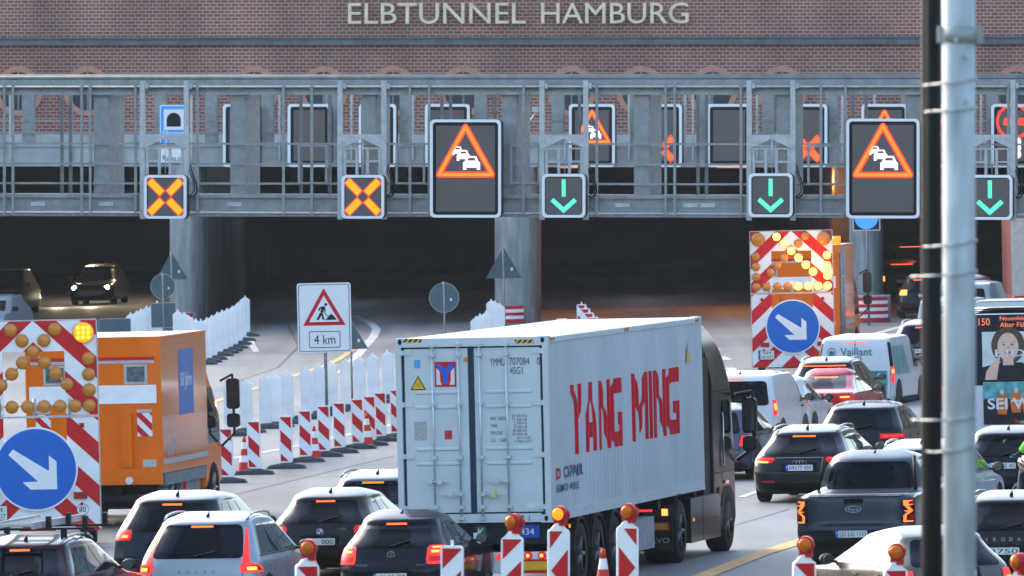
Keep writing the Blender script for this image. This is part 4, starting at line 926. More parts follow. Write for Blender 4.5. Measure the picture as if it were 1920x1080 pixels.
x, z = cx_(787), cz_(712); q = MB(); s_ = .125; q.poly([(x, z + s_ * .95), (x + s_, z - s_ * .85), (x - s_, z - s_ * .85)], .025, .002); q.poly([(x, z + s_ * .70), (x + s_ * .8, z - s_ * .73), (x - s_ * .8, z - s_ * .73)], .022, .002, 1)
q.merge(text_mb('SUPER', .07, .018, .0215, cz=z - .02, cx=x, m=0)); q.merge(text_mb('HEAVY', .08, .018, .0215, cz=z - .05, cx=x, m=0)); q.build('warning_triangle', [black, haz], ct)
# shipping line emblem
x, z = cx_(839), cz_(696); a = .17; q = MB(); q.box(x - a, x + a, .024, .027, z - .195, z + .195)
q.poly([(x - .145, z - .165), (x - .145, z + .10), (x - .10, z + .06), (x - .085, z + .02), (x - .085, z - .10), (x - .06, z - .165)], .0205, .003, 1)
q.poly([(x + .145, z - .165), (x + .145, z + .10), (x + .10, z + .06), (x + .085, z + .02), (x + .085, z - .10), (x + .06, z - .165)], .0205, .003, 1)
q.box(x - .05, x + .05, .0195, .0235, z - .195, z - .12, 0); q.poly([(x - .15, z + .155), (x - .06, z + .155), (x, z + .07), (x + .06, z + .155), (x + .15, z + .155), (x + .037, z - .01), (x + .037, z - .155), (x - .037, z - .155), (x - .037, z - .01)], .0165, .003, 2)
q.build('emblem', [signred, white, mat('emblem_blue', (.02, .12, .55), .4, 0, 0)], ct)
inkm = mat('stencil_ink', (.05, .075, .10), .5, 0, 0); q = MB()
def tx(t_, pxl, py, wpx, hpx): text_mb(t_, wpx / 118.3, hpx / 119.8, .024, cx=cx_(pxl + wpx / 2), cz=cz_(py)).build('stencil_lettering', inkm, ct, fix=False)
tx('YMMU', 924, 675, 27, 14); tx('707084', 960, 674, 38, 14); tx('0', 1012, 674, 6, 14); tx('45G1', 961, 691, 24, 13)
for i, t_ in enumerate(('MAX  GROSS', 'TARE', 'PAYLOAD', 'CU    CAP')): tx(t_, 922, 780 + 13.6 * i, (32, 13, 23, 29)[i], 6.5)
for i, t_ in enumerate(('32 500 KG', '71 650 LB', '3 700 KG', '8 160 LB', '28 800 KG', '63 490 LB', '76.4 CUM', '2 700 CUFT')): tx(t_, 963 + (0, 0, 4, 4, 0, 0, 8, 4)[i], 776 + 6.8 * i, (28, 28, 24, 24, 28, 28, 26, 33)[i], 5)
# lettering painted on the corrugated side
def side_text(t_, y0, y1, z0, z1, m, name, bold=0, flat=False):
    src = text_mb(t_, y1 - y0, z1 - z0, 0, bold=bold, cx=(y0 + y1) / 2, cz=(z0 + z1) / 2)
    me = bpy.data.meshes.new('s'); me.from_pydata(src.v, [], src.f); bm = bmesh.new(); bm.from_mesh(me)
    for y in brks:
        if y0 - .1 < y < y1 + .1: bmesh.ops.bisect_plane(bm, geom=bm.verts[:] + bm.edges[:] + bm.faces[:], plane_co=(y, 0, 0), plane_no=(1, 0, 0), dist=1e-6)
    for v in bm.verts: v.co = Vector((HWc - (0 if flat else corr(v.co.x)) + .001, v.co.x, v.co.z))
    bm.to_mesh(me); bm.free(); me.materials.append(m); o = bpy.data.objects.new(name, me); COL.objects.link(o); o.parent = ct; return o
def side_y(px):      # where a picture column falls on the right flank
    lo, hi = 0, LC
    for _ in range(40):
        mid = (lo + hi) / 2; p = CM @ Vector((HWc, mid, 2.5)); v = 960 + F * p.x / p.y
        if v < px: lo = mid
        else: hi = mid
    return lo
letr = mat('container_lettering_red', (.60, .004, .020), .45, 0, .05)
GL = {'Y': [[(0, 1), (.34, 1), (.5, .68), (.66, 1), (1, 1), (.64, .42), (.64, 0), (.36, 0), (.36, .42)]],
      'A': [[(0, 0), (.33, 1), (.5, 1), (.5, .74), (.28, 0)], [(1, 0), (.72, 0), (.5, .74), (.5, 1), (.67, 1)], [(.339, .2), (.661, .2), (.595, .42), (.405, .42)]],
      'N': [[(0, 0), (.28, 0), (.28, 1), (0, 1)], [(.72, 0), (1, 0), (1, 1), (.72, 1)], [(.28, 1), (.28, .60), (.72, 0), (.72, .40)]],
      'G': [[(1, 1), (.20, 1), (0, .84), (0, .16), (.20, 0), (1, 0), (1, .50), (.56, .50), (.56, .32), (.70, .32), (.70, .22), (.34, .22), (.29, .28), (.29, .72), (.34, .78), (1, .78)]],
      'M': [[(0, 0), (.23, 0), (.23, 1), (0, 1)], [(.77, 0), (1, 0), (1, 1), (.77, 1)], [(.23, 1), (.23, .56), (.5, .10), (.77, .56), (.77, 1), (.5, .52)]],
      'I': [[(0, 0), (1, 0), (1, 1), (0, 1)]]}
def painted_word(spec, y0, y1, z0, z1):
    tot = sum(w_ for _, w_ in spec); k = (y1 - y0) / tot; y = y0
    for ch, w_ in spec:
        if ch != ' ':
            me = bpy.data.meshes.new('side_lettering'); bm = bmesh.new()
            for poly in GL[ch]:
                vs = [bm.verts.new((y + px_ * w_ * k * .90, 0, z0 + pz_ * (z1 - z0))) for px_, pz_ in poly]; bm.faces.new(vs)
            bm.normal_update(); bmesh.ops.triangulate(bm, faces=bm.faces[:])
            for yy_ in brks:
                if y - .1 < yy_ < y + w_ * k + .1: bmesh.ops.bisect_plane(bm, geom=bm.verts[:] + bm.edges[:] + bm.faces[:], plane_co=(yy_, 0, 0), plane_no=(1, 0, 0), dist=1e-5)
            for v in bm.verts: v.co = Vector((HWc - corr(v.co.x) + .0005, v.co.x, v.co.z))
            bm.to_mesh(me); bm.free(); me.materials.append(letr); o = bpy.data.objects.new('side_lettering', me); COL.objects.link(o); o.parent = ct
        y += w_ * k
painted_word([('Y', 1), ('A', 1.05), ('N', 1), ('G', 1)], side_y(1073), side_y(1172), 2.10, 3.20)
painted_word([('M', 1.25), ('I', .36), ('N', 1), ('G', 1)], side_y(1188), side_y(1277), 2.13, 3.23)
inkb = mat('side_ink_blue', (.03, .07, .15), .5, 0, 0)
side_text("O7AIR", side_y(1055), side_y(1092), 1.76, 1.95, inkb, 'side_lettering', .02, flat=True); side_text('IBMO ABIE', side_y(1041), side_y(1084), 1.56, 1.68, inkb, 'side_lettering', .005, flat=True)
side_text('D', side_y(1041), side_y(1050), 1.76, 1.94, letr, 'side_lettering', .03, flat=True)
q = MB()
for py_ in (.12, LC / 2 - .25, LC - .5): q.box(HWc + .001, HWc + .003, py_, py_ + .38, C1 - .085, C1 - .03)
q.build('hazard_strip', mat('rusty_hazard_label', (.42, .22, .08), .6, 0, .4, 20), ct)
q = MB(); yy = side_y(1292); q.add([(HWc + .003, yy - .14, 3.28), (HWc + .003, yy + .14, 3.28), (HWc + .003, yy, 3.62)], [(0, 1, 2)]); q.build('warning_triangle', haz, ct)
# trailer chassis
tr = thing('container_trailer', 'dark three axle trailer chassis under the pale grey container', 'lorry trailer', CM)
chas = mat('chassis_dark_blue', (.005, .010, .015), .5, 0, .2)
q = MB()
for sx in (-1, 1): q.box(sx * .38, sx * .52, .1, 9.6, .72, 1.05); q.box(sx * .38, sx * .52, 9.6, 12.1, .92, 1.08)
for y in (.05, 3.0, 6.0, 8.6, 11.6): q.box(-1.15, 1.15, y, y + .18, .94, 1.105)
q.build('frame', chas, tr)
q = MB(); q.box(-1.2, 1.2, .0, .12, .78, 1.02); q.build('rear_beam', chas, tr)
def sz(py): return C1 - (py - 628) / 119.8
q = MB(); q.box(-1.21, 1.21, -.02, .06, sz(1070), sz(1030)); q.build('light_bar', white, tr)
for sx in (-1, 1):
    q = MB(); q.box(sx * 1.19, sx * .56, -.03, -.021, sz(1070), sz(1044)); q.box(sx * 1.14, sx * .60, -.034, -.0302, sz(1064), sz(1048), 1); q.build('marker_plate', [signred, haz], tr)
    for dx in (.66, .84, 1.06): q = MB(); q.cyl((sx * dx, -.02, sz(1037)), (sx * dx, -.06, sz(1037)), .068, .06, 16, 0); q.cyl((sx * dx, -.06, sz(1037)), (sx * dx, -.064, sz(1037)), .03, .03, 10, 1); q.build('tail_light', [e_dim, e_hot], tr)
q = MB(); x = .38; q.poly([(x - .06, sz(1044)), (x + .06, sz(1044)), (x, sz(1030))], -.032, .01); q.build('reflector', e_red, tr)
q = MB(); q.box(-.02, .09, -.05, -.01, sz(1014), sz(993)); q.build('work_lamp', white, tr)
# sign plates on the trailer rear
q = MB(); xk = cx_(901); q.box(xk - .07, xk + .07, -.02, -.01, sz(1002), sz(982)); q.ring(xk, sz(992), .0001, .0002, -.03); q.merge(text_mb('K', None, .11, -.0205, cx=xk, cz=sz(992), m=1)); q.build('letter_plate', [mat('sign_green', (.01, .14, .09), .4, 0, 0), white], tr)
q = MB(); q.box(-.62, -.38, -.02, -.012, sz(1004), sz(980)); q.build('number_plate_blue', mat('board_blue', (.02, .09, .22), .4, 0, 0), tr)
q = MB(); q.poly(rrect(cx_(990), sz(992), .36, .20, .02), -.02, .01); q.merge(text_mb('434', .22, .10, -.0225, cx=cx_(988), cz=sz(992), m=1)); q.build('number_plate_blue', [mat('deep_plate_blue', (.01, .06, .32), .4, 0, 0), white], tr)
wh_pos = [2.1, 3.42, 4.74]
for y in wh_pos:
    for sg in (1, -1):
        w_ = wheel(tr, sg * 1.235, y, .52, .36, sg, rimm=mat('lorry_rim', (.10, .11, .12), .5, .5, .3, 10))
        q = MB(); P = [[(sg * xx, y + .60 * math.cos(a), .52 + .60 * math.sin(a)) for a in [math.pi * (.04 + .92 * i / 14) for i in range(15)]] for xx in (.86, 1.25)]
        q.grid(P); P2 = [[(sg * 1.25, y + r_ * math.cos(a), .52 + r_ * math.sin(a)) for a in [math.pi * (.04 + .92 * i / 14) for i in range(15)]] for r_ in (.56, .60)]; q.grid(P2); q.build('mudguard', black, tr)
    q = MB(); q.cyl((-1.0, y, .52), (1.0, y, .52), .08, .08, 8); q.build('axle', chas, tr)
q = MB(); q.box(.55, 1.22, 6.2, 7.9, .35, .86); q.build('side_board', mat('grey_side_board', (.30, .32, .34), .6, 0, .15, 4), tr)
for y in (5.8, 8.0): MB().box(-1.0, -.85, y, y + .1, .35, .95).build('side_guard_post', chas, tr)
for y in (1.3, 5.4): q = MB(); q.cyl((1.215, y, 1.0), (1.235, y, 1.0), .03, .03, 8); q.build('marker_lamp', e_ambr2, tr)
# tractor unit
tc_ = thing('lorry_cab', 'black tractor unit with tall dark cab pulling the container', 'lorry', CM)
cabp = mat('black_cab_paint', (.006, .006, .007), .25, 0, .1, 2, spec=.5, ior=1.25)
cabB = Body(2.25, 2.48, 3.9, [(.35, .06), (.5, .02), (2.6, .0), (3.5, .04), (3.78, .12)], [(.35, 2.15), (.6, 2.25), (1.3, 2.24), (1.7, 2.18), (2.7, 2.0), (3.1, 1.86), (3.5, 1.62), (3.78, 1.30)],
            [(.35, 1.20), (.6, 1.24), (2.7, 1.235), (3.2, 1.17), (3.6, 1.06), (3.78, .96)], rcx=.12, rcy=.12, fcy=.34, crown=.12, bulge=.0)
CY0 = 12.75
cab = cabB.build(cabp, tc_); cab.location = (0, CY0, 0)
def cabpart(q, nm, m): o = q.build(nm, m, tc_); o.location = (0, CY0, 0); return o
for sg in (1, -1):
    cabpart(cabB.spatch([(1.72, 1.20, 1.98), (1.9, .92, 1.96), (2.4, .90, 1.86), (2.55, .95, 1.78)], sg, .008), 'side_window', glass_s)
    cabpart(cabB.spatch([(.8, .80, .815), (2.6, .80, .815)], sg, .006, 1).merge(cabB.spatch([(1.35, .1, 2.0), (1.362, .1, 2.0)], sg, .006)).merge(cabB.spatch([(2.72, .05, 1.95), (2.74, .05, 1.95)], sg, .006)), 'door_seam', black)
    cabpart(cabB.spatch([(1.15, 1.0, 1.25), (1.2, 1.0, 1.25)], sg, .03), 'door_handle', chrome)
    q = MB(); x = sg * 1.25; yv = 2.12
    q.tube([(x, yv - .1, 2.62), (x + sg * .26, yv + .10, 2.66), (x + sg * .30, yv + .08, 1.72), (x, yv - .05, 1.50)], .035, 6)
    q.merge(MB().poly(rrect(x + sg * .22, 2.26, .24, .60, .07), yv, .16)).merge(MB().poly(rrect(x + sg * .22, 1.78, .24, .26, .07), yv, .16)); m_ = cabpart(q, 'wing_mirror', black)
    q = MB(); q.poly(rrect(x + sg * .22, 2.26, .19, .52, .05), yv - .006, .004); q.poly(rrect(x + sg * .22, 1.78, .19, .20, .05), yv - .006, .004); cabpart(q, 'mirror_glass', mat('mirror_dark', (.12, .14, .16), .08, .9, .1))
    # wheel arch and step
    cabpart(cabB.spatch([(.36, .62, 1.9), (.7, .64, 1.88), (.95, .78, 1.74), (1.1, 1.0, 1.5)], sg, .01), 'wheel_arch', black)
for sg in (1, -1): wheel(tc_, sg * 1.25, CY0 + 1.28, .52, .34, sg, rimm=MATS['lorry_rim'])
for sg in (1, -1): wheel(tc_, sg * 1.25, 9.95, .52, .56, sg, rimm=MATS['lorry_rim'])
q = MB()
for sx in (-1, 1): q.box(sx * .38, sx * .50, 8.6, CY0 + 1.8, .62, .90)
q.build('chassis', chas, tc_)
for sx in (1, -1):
    q = MB(); P = [[(sx * xx, 9.95 + .62 * math.cos(a), .52 + .62 * math.sin(a)) for a in [math.pi * (.0 + 1.0 * i / 14) for i in range(15)]] for xx in (.62, 1.26)]; q.grid(P); q.build('mudguard', black, tc_)
    q = MB(); q.box(sx * .45, sx * 1.25, 10.8, CY0 + .55, .28, 1.02); q.build('side_skirt', mat('cab_side_skirt', (.014, .015, .016), .35, 0, .15, 3, coat=.3), tc_)
    q = MB(); q.box(sx * 1.252, sx * 1.256, 10.85, CY0 + .5, .62, .635); q.box(sx * 1.252, sx * 1.256, 11.8, 11.81, .3, 1.0); q.build('skirt_seam', black, tc_)
    q = MB(); q.box(sx * .62, sx * 1.24, 9.26, 9.29, .22, .98); q.build('mudflap', black, tc_)
    q = MB(); q.box(sx * .66, sx * 1.2, 9.22, 9.255, .80, .93); tlp = q.build('lamp_housing', darkgrey, tc_)
    MB().box(sx * 1.08, sx * 1.18, 9.212, 9.219, .81, .92).build('tail_light', e_hot, tc_); MB().box(sx * .68, sx * .92, 9.212, 9.219, .875, .92).build('tail_light', e_red, tc_)
    q = MB(); q.box(sx * .85, sx * 1.2, 9.25, 9.258, .56, .70); q.box(sx * .90, sx * 1.16, 9.246, 9.2495, .585, .675, 1); q.build('marker_plate', [mat('dull_red_reflex', (.35, .03, .02), .5), mat('dull_yellow_reflex', (.45, .24, .05), .5)], tc_)
    if sx > 0: text_mb('VOLVO', .52, .085, 9.255, cx=.93, cz=.40).build('mudflap_lettering', mat('faded_white', (.32, .34, .35), .6, 0, .1), tc_, fix=False)
q = MB(); q.box(-1.0, 1.0, CY0 - .42, CY0 - .1, .9, 2.3); q.build('rear_equipment', black, tc_)
for sg in (1, -1): q = MB(); q.box(sg * 1.10, sg * 1.2, CY0 - .55, CY0 + .02, .55, 3.3); q.build('air_deflector', black, tc_)
q = MB(); q.cyl((1.257, 11.0, .66), (1.265, 11.0, .66), .03, .03, 8); q.build('marker_lamp', e_ambr2, tc_)
for sg in (1, -1):     # cab details
    cabpart(cabB.spatch([(2.76, .12, .70), (3.40, .12, .60)], sg, .006), 'locker_panel', mat('cab_panel_grey', (.018, .017, .016), .35, 0, .1, 2))
    cabpart(cabB.spatch([(.40, 2.02, 2.12), (.95, 2.02, 2.10)], sg, .010), 'corner_trim', chrome)
    cabpart(cabB.spatch([(.42, .10, .60), (.78, .10, .60)], sg, .012), 'step_panel', MATS['cab_side_skirt'])
    q = MB(); q.tube([(sg * 1.262, .84, 1.45), (sg * 1.275, .84, 1.5), (sg * 1.275, .84, 2.3), (sg * 1.262, .84, 2.35)], .014, 6); cabpart(q, 'grab_handle', chrome)
    q = MB(); q.cyl((sg * 1.24, .45, 1.05), (sg * 1.262, .45, 1.05), .06, .06, 12); cabpart(q, 'fuel_cap', darkgrey)
cabpart(MB().grid([[(-1.0 + .2 * i, 2.02 - .35 * j, 2.72 + .16 * j) for i in range(11)] for j in range(2)]), 'sun_visor', black)
# ------------------------------------------------------------------ arrow warning trailers
def arrow_trailer(px, s, yaw, label, lit, big_lit, pl, dz=0, z0=.28):
    M = road(px, s, yaw, dz); t = thing('arrow_trailer', label, 'warning trailer', M, 'arrow warning trailers')
    Wp, Hp = 1.12, 3.72; zc = z0 + Hp; zm = z0 + 2.05      # top, split height
    regions = {'upper_board': [(-Wp, -.55, zm, zc), (.55, Wp, zm, zc), (-.55, .55, zc - .54, zc)], 'lower_board': [(-Wp, -.56, z0, zm - .05), (.56, Wp, z0, zm - .05), (-.56, .56, z0, z0 + .85)]}
    for nm, rs in regions.items():
        q = MB()
        for a, b_, c, d in rs:
            q.box(a, b_, 0, .03, c, d)
            for half in ((max(a, 0), b_), (a, min(b_, 0))):
                if half[1] - half[0] < .01: continue
                pl_ = [(half[0], c), (half[1], c), (half[1], d), (half[0], d)]; sl_ = .93 if half[0] >= 0 else -.93
                stripes(q, pl_, sl_, .76, z0 + .31 - .38, -.004, .003, 1)
        q.build(nm, [signwhite, signred], t)
    q = MB(); q.box(-Wp, Wp, -.02, .0, zm - .045, zm - .01)
    for x in (-Wp - .02, Wp): q.box(x, x + .02, -.01, .05, z0, zc)
    q.box(-Wp, Wp, -.006, .04, zc, zc + .02)
    for x in (-.62, 0, .62): q.cyl((x, .02, zm - .05), (x, .02, zm + .30), .035, .035, 8)
    q.build('frame_rail', galv_l, t)
    # lamp carrier bars
    q = MB(); cz0 = zc - .54; st = .195
    for sg in (1, -1): quadbar(q, (sg * .98, cz0 - .98), (-sg * .42, cz0 + .42), .035, .02, 0, .02)
    q.box(-Wp, Wp, .018, .04, cz0 - .985, cz0 - .95); q.build('lamp_bar', galv_l, t)
    spots = [(k * st, -k * st * 1.0) for k in range(-2, 4)] + [(-k * st, -k * st) for k in range(-2, 4) if k != 0] + [(x, -.975) for x in (-.975, -.70, -.40, -.12, .17, .45, .72, .975)] + [(sg * .975, z) for sg in (1, -1) for z in (-.14, -.42, -.70)]
    spots = [p for p in spots if not (abs(p[0]) > .9 and p[1] > -.9 and abs(abs(p[0]) - .975) > .01)]
    for x, z in spots:
        on = lit(x, z); q = MB(); zc_ = cz0 + z
        q.cyl((x, .015, zc_), (x, -.035, zc_), .118, .118, 18, 1)
        P = [[(x + .108 * math.cos(b_) * math.cos(a), -.035 - .035 * math.sin(b_), zc_ + .108 * math.cos(b_) * math.sin(a)) for a in [2 * math.pi * i / 16 for i in range(17)]] for b_ in (0, .4, .8, 1.2, 1.57)]
        q.grid(P, 0); q.build('lamp', [e_amber if on else amber_off, mat('lamp_rim', (.35, .17, .03), .5, 0, .1)], t)
    for sg in (1, -1):
        x, z_ = sg * .90, zc - .22; q = MB(); q.cyl((x, .0, z_), (x, -.06, z_), .19, .19, 24, 1)
        P = [[(x + .18 * math.cos(b_) * math.cos(a), -.06 - .06 * math.sin(b_), z_ + .18 * math.cos(b_) * math.sin(a)) for a in [2 * math.pi * i / 20 for i in range(21)]] for b_ in (0, .4, .8, 1.2, 1.57)]
        q.grid(P, 0); on = big_lit and sg > 0
        for i in range(-2, 3): q.box(x - .15, x + .15, -.125, -.12, z_ + i * .06 - .006, z_ + i * .06 + .006, 2) if False else None
        q.build('warning_beacon', [e_ambr2 if on else amber_off, MATS['lamp_rim']], t)
        if on:
            q = MB()
            for dz_ in (-.085, 0.0, .085):
                for dx in (-.09, .0, .09): q.disc(x + dx, z_ + dz_, .038, -.135, .012, 0, 8)
            q.build('lamp_filament', em('bright_filament', (2.5, 1.1, .08)), t)
    # blue disc
    zd = z0 + 1.10; r = .745; q = MB(); q.disc(0, zd, r, -.045, .02, 0, 48); q.disc(0, zd, r - .032, -.048, .003, 1, 48)
    ar = [(-.30, .38), (-.39, .29), (.09 - .06, -.20 + .02), (-.22, -.20), (-.10, -.34), (.36, -.34), (.36, .14), (.24, .26 - .02), (.24, -.05 + .04)]
    ar = [(-.40, .36), (-.48, .26), (.03, -.215), (.02, -.22), (-.24, -.225), (-.10, -.36), (.37, -.36), (.37, .13), (.235, .24), (.235, -.02), (.22, -.03)]
    ar = [(x * 1.0, zd + z) for x, z in ar]
    q.poly(ar, -.052, .003, 0); q.build('blue_arrow_disc', [signwhite, signblue], t)
    # plates and lamps
    q = MB(); q.disc(.81, z0 + .37, .105, -.008, .003, 0, 24); q.ring(.81, z0 + .37, .098, .106, -.011, .003, 1, 24); q.merge(text_mb('80', .12, .10, -.0115, cx=.81, cz=z0 + .37, m=1)); q.build('speed_sticker', [signwhite, black], t)
    plate(t, pl, -.74, -.03, z0 + .34, .42, .24, two=True)
    for sg in (1, -1):
        q = MB(); q.box(sg * .66, sg * .90, -.05, -.006, z0 + .56, z0 + .68); q.build('tail_light', red_lens, t)
        q = MB(); q.cyl((sg * .80, -.04, z0 + .47), (sg * .80, -.008, z0 + .47), .03, .03, 8); q.box(sg * .79, sg * .87, -.05, -.01, z0 + 1.82, z0 + 1.9); q.build('reflector', red_lens, t)
    # undercarriage
    q = MB(); q.box(-.95, .95, .05, .3, z0 + .02, z0 + .14); q.box(-.5, -.42, .1, 3.0, z0 + .1, z0 + .25); q.box(.42, .5, .1, 3.0, z0 + .1, z0 + .25)
    quadbar(q, (-.5, 0), (.5, 0), .01, .1); q.cyl((-.75, 1.0, .28), (.75, 1.0, .28), .04, .04, 6)
    for sg in (1, -1): q.cyl((sg * .7, .06, zm), (sg * .5, 1.5, z0 + .2), .035, .035, 6); q.cyl((sg * .9, .1, z0 + .2), (sg * .98, .1, z0 + 2.0), .03, .03, 6)
    q.build('undercarriage', darkgrey, t)
    for sg in (1, -1): wheel(t, sg * .98, 1.0, .33, .2, sg)
    return t
arrow_trailer(70.5, 106, 1.5, 'near white and red arrow trailer with one glowing amber corner beacon', lambda x, z: False, True, ('HH', 'AB 4227'), z0=.28)
def far_lit(x, z):
    return (abs(x + z) < .02 and x > -.45) or (x > .9) or (z < -.9 and x > .1)
arrow_trailer(1489, 68.5, 1.5, 'far white and red arrow trailer with rows of lit yellow lamps', far_lit, False, ('NM', 'AB 4273'), z0=.30)
# ------------------------------------------------------------------ orange maintenance lorries
def orange_lorry(px, s, yaw, Lb, label, far=False, dz=0, Ht=3.50):
    M = road(px, s, yaw, dz); t = thing('maintenance_lorry', label, 'lorry', M, 'orange maintenance lorries'); hw_ = 1.27; zb = .98
    MB().box(-hw_, hw_, 0, Lb, zb, Ht).build('cargo_box', orange_p, t)
    q = MB()
    for sx in (1, -1): q.box(sx * (hw_ + .006), sx * (hw_ - .04), -.008, Lb + .008, Ht - .03, Ht + .012); q.box(sx * (hw_ + .006), sx * (hw_ - .05), -.008, .05, zb, Ht - .03)
    q.box(-hw_ + .04, hw_ - .04, -.008, .05, Ht - .03, Ht + .012); q.build('edge_trim', orange_p, t)
    MB().box(-hw_ + .04, hw_ - .04, .05, Lb, Ht + .0, Ht + .008).build('roof', white, t)
    q = MB(); q.box(-hw_ + .10, hw_ - .12, -.012, 0, Ht - .42, Ht - .36); m_ = q.build('red_band', signred, t)
    MB().box(-hw_ + .10, hw_ - .12, -.014, 0, Ht - .48, Ht - .425).build('steel_band', galv_l, t)
    MB().box(-hw_ + .06, hw_ - .09, -.02, 0, Ht - 1.22, Ht - .88).build('white_band', offwhite, t)
    for x in (-.72, .80):
        q = MB(); q.box(x - .22, x + .22, -.016, 0, Ht - .86, Ht - .50); f_ = q.build('window', galv_l, t); MB().box(x - .17, x + .17, -.02, -.0165, Ht - .82, Ht - .54).build('pane', mat('dirty_rear_glass', (.10, .12, .12), .35, 0, .5, 12), f_)
    for x in (-.95, .96):
        q = MB(); pl_ = [(x - .15, Ht - 1.83), (x + .13, Ht - 1.83), (x + .13, Ht - 1.40), (x - .15, Ht - 1.40)]; q.poly(pl_, -.012, .01); stripes(q, pl_, 1, .28, .05, -.015, .002, 1); q.box(x - .15, x + .13, -.014, 0, Ht - 1.39, Ht - 1.33, 2); q.build('warning_plate', [signwhite, signred, galv_l], t)
    for x in (-.55, .62): MB().box(x - .10, x + .10, -.10, 0, zb + .12, Ht - 1.40).build('lift_arm', orange_p, t)
    MB().box(-hw_, hw_, -.10, 0, zb - .20, zb + .10).build('tail_lift', orange_p, t)
    MB().box(.9, 1.15, -.008, 0, zb + .12, zb + .26).build('data_plate', galv_l, t)
    q = MB(); q.cyl((.66, -.16, zb - .12), (.66, -.02, zb - .12), .07, .07, 12); q.build('reversing_lamp', white, t)
    sidep = mat('orange_side_panel', (.66, .17, .03), .16, 0, .08, 2, coat=.5, ior=1.4)
    for sx in (1, -1): MB().box(sx * hw_, sx * (hw_ + .004), .06, Lb - .05, zb + .30, Ht - .04).build('side_panel', sidep, t)
    for sx in (1, -1):
        MB().box(sx * (hw_ + .0), sx * (hw_ + .008), .06, Lb - .04, zb + .16, zb + .25).build('steel_band', galv_l, t)
        MB().box(sx * (hw_ + .0045), sx * (hw_ + .007), .06, Lb - .05, zb + 1.02, zb + 1.035).build('panel_seam', galv_l, t)
        MB().box(sx * (hw_ - .12), sx * (hw_ - .02), .3, Lb - .1, zb - .24, zb - .01).build('side_rail', galv_d, t)
    if not far:
        bnr = MB(); bnr.box(hw_ + .005, hw_ + .009, Lb * .38, Lb * .70, Ht - 1.50, Ht - .28); bnr.build('anniversary_banner', mat('banner_blue', (.07, .16, .42), .4, 0, .08), t)
        tq = text_mb('50 Jahre', 1.0, .34, 0, bold=.02); tm_ = MB()
        for v in tq.v: tm_.v.append((hw_ + .011, Lb * .54 - v[2] * 1.0, Ht - .98 + v[0] * -0 + 0))
        tm_ = MB(); tm_.merge(tq, Matrix(((0, 0, 0, hw_ + .012), (1.15, 0, 0, Lb * .54), (0, 0, 1, Ht - .88), (0, 0, 0, 1)))); tm_.build('banner_lettering', white, t, fix=False)
        q = MB()
        for k in range(3): q.add([(hw_ + .006, .5 + k * .22, zb + .32), (hw_ + .006, .6 + k * .22, zb + .32), (hw_ + .006, .85 + k * .22, zb + .62), (hw_ + .006, .75 + k * .22, zb + .62)], [(0, 1, 2, 3)])
        q.build('side_stripe', [galv_l], t, fix=False)
    q = MB()
    for sx in (-1, 1): q.box(sx * .36, sx * .48, .1, Lb + 1.7, .58, .88)
    q.build('chassis', black, t)
    for y in (1.2,): 
        for sg in (1, -1): wheel(t, sg * 1.22, y, .50, .5, sg)
    for sg in (1, -1): wheel(t, sg * 1.22, Lb + .9, .50, .32, sg)
    for sg in (1, -1): MB().grid([[(sg * xx, 1.2 + .6 * math.cos(a), .5 + .6 * math.sin(a)) for a in [math.pi * i / 12 for i in range(13)]] for xx in (.7, 1.24)]).build('mudguard', galv_d, t)
    MB().box(.6, 1.2, 2.1, Lb - .5, .4, .85).build('side_locker', galv_d, t); MB().box(1.19, 1.24, 2.3, 2.5, .42, .88).build('fire_extinguisher_box', signred, t)
    MB().box(-1.05, 1.05, .3, 2.6, .32, .96).build('underrun_gear', black, t); q = MB(); q.box(-1.15, 1.15, -.02, .04, .48, .60); q.build('bumper', black, t)
    for sg in (1, -1): q = MB(); q.box(sg * .8, sg * 1.12, -.035, -.021, .49, .59); q.build('tail_light', red_lens, t)
    cb = Body(1.9, 2.4, 2.9, [(.5, .05), (.7, .0), (2.7, .05)], [(.5, 1.85), (.7, 1.9), (1.6, 1.86), (2.72, 1.45)], [(.5, 1.15), (.7, 1.2), (1.7, 1.19), (2.72, 1.02)], rcx=.1, rcy=.1, crown=.18, bulge=0)
    c_ = cb.build(orange_p, t); c_.name = 'cab'; c_.location = (0, Lb + .12, 0)
    for sg in (1, -1):
        o = cb.spatch([(1.35, .20, 1.72), (2.4, .22, 1.48)], sg, .008).build('side_window', glass_s, t); o.location = (0, Lb + .12, 0)
        q = MB(); x = sg * 1.2; y = Lb + 1.75
        q.tube([(x, y, 2.50), (x + sg * .22, y + .1, 2.62), (x + sg * .24, y + .1, 1.50), (x, y, 1.25)], .025, 6); q.merge(MB().poly(rrect(x + sg * .23, 2.25, .24, .58, .06), y + .03, .12)); q.merge(MB().poly(rrect(x + sg * .23, 1.74, .24, .26, .06), y + .03, .12))
        m_ = q.build('wing_mirror', black, t); q = MB(); q.poly(rrect(x + sg * .23, 2.25, .20, .52, .04), y + .025, .004); q.poly(rrect(x + sg * .23, 1.74, .20, .20, .04), y + .025, .004); q.build('mirror_glass', mat('mirror_glass_dark', (.05, .055, .06), .2, .5, .1), m_)
    if far:
        q = MB()
        for y in (.25, .75): q.cyl((hw_ + .05, y, .7), (hw_ + .05, y, Ht - .2), .035, .035, 6)
        for i in range(9): q.cyl((hw_ + .05, .25, .85 + i * .28), (hw_ + .05, .75, .85 + i * .28), .025, .025, 6)
        q.build('side_ladder', galv_l, t)
        q = MB(); q.cyl((1.1, 1.0, Ht), (1.1, 1.0, Ht + .25), .12, .12, 12); q.cyl((-1.1, 1.0, Ht), (-1.1, 1.0, Ht + .25), .12, .12, 12); q.build('beacon_lamp', e_ambr2, t)
    return t
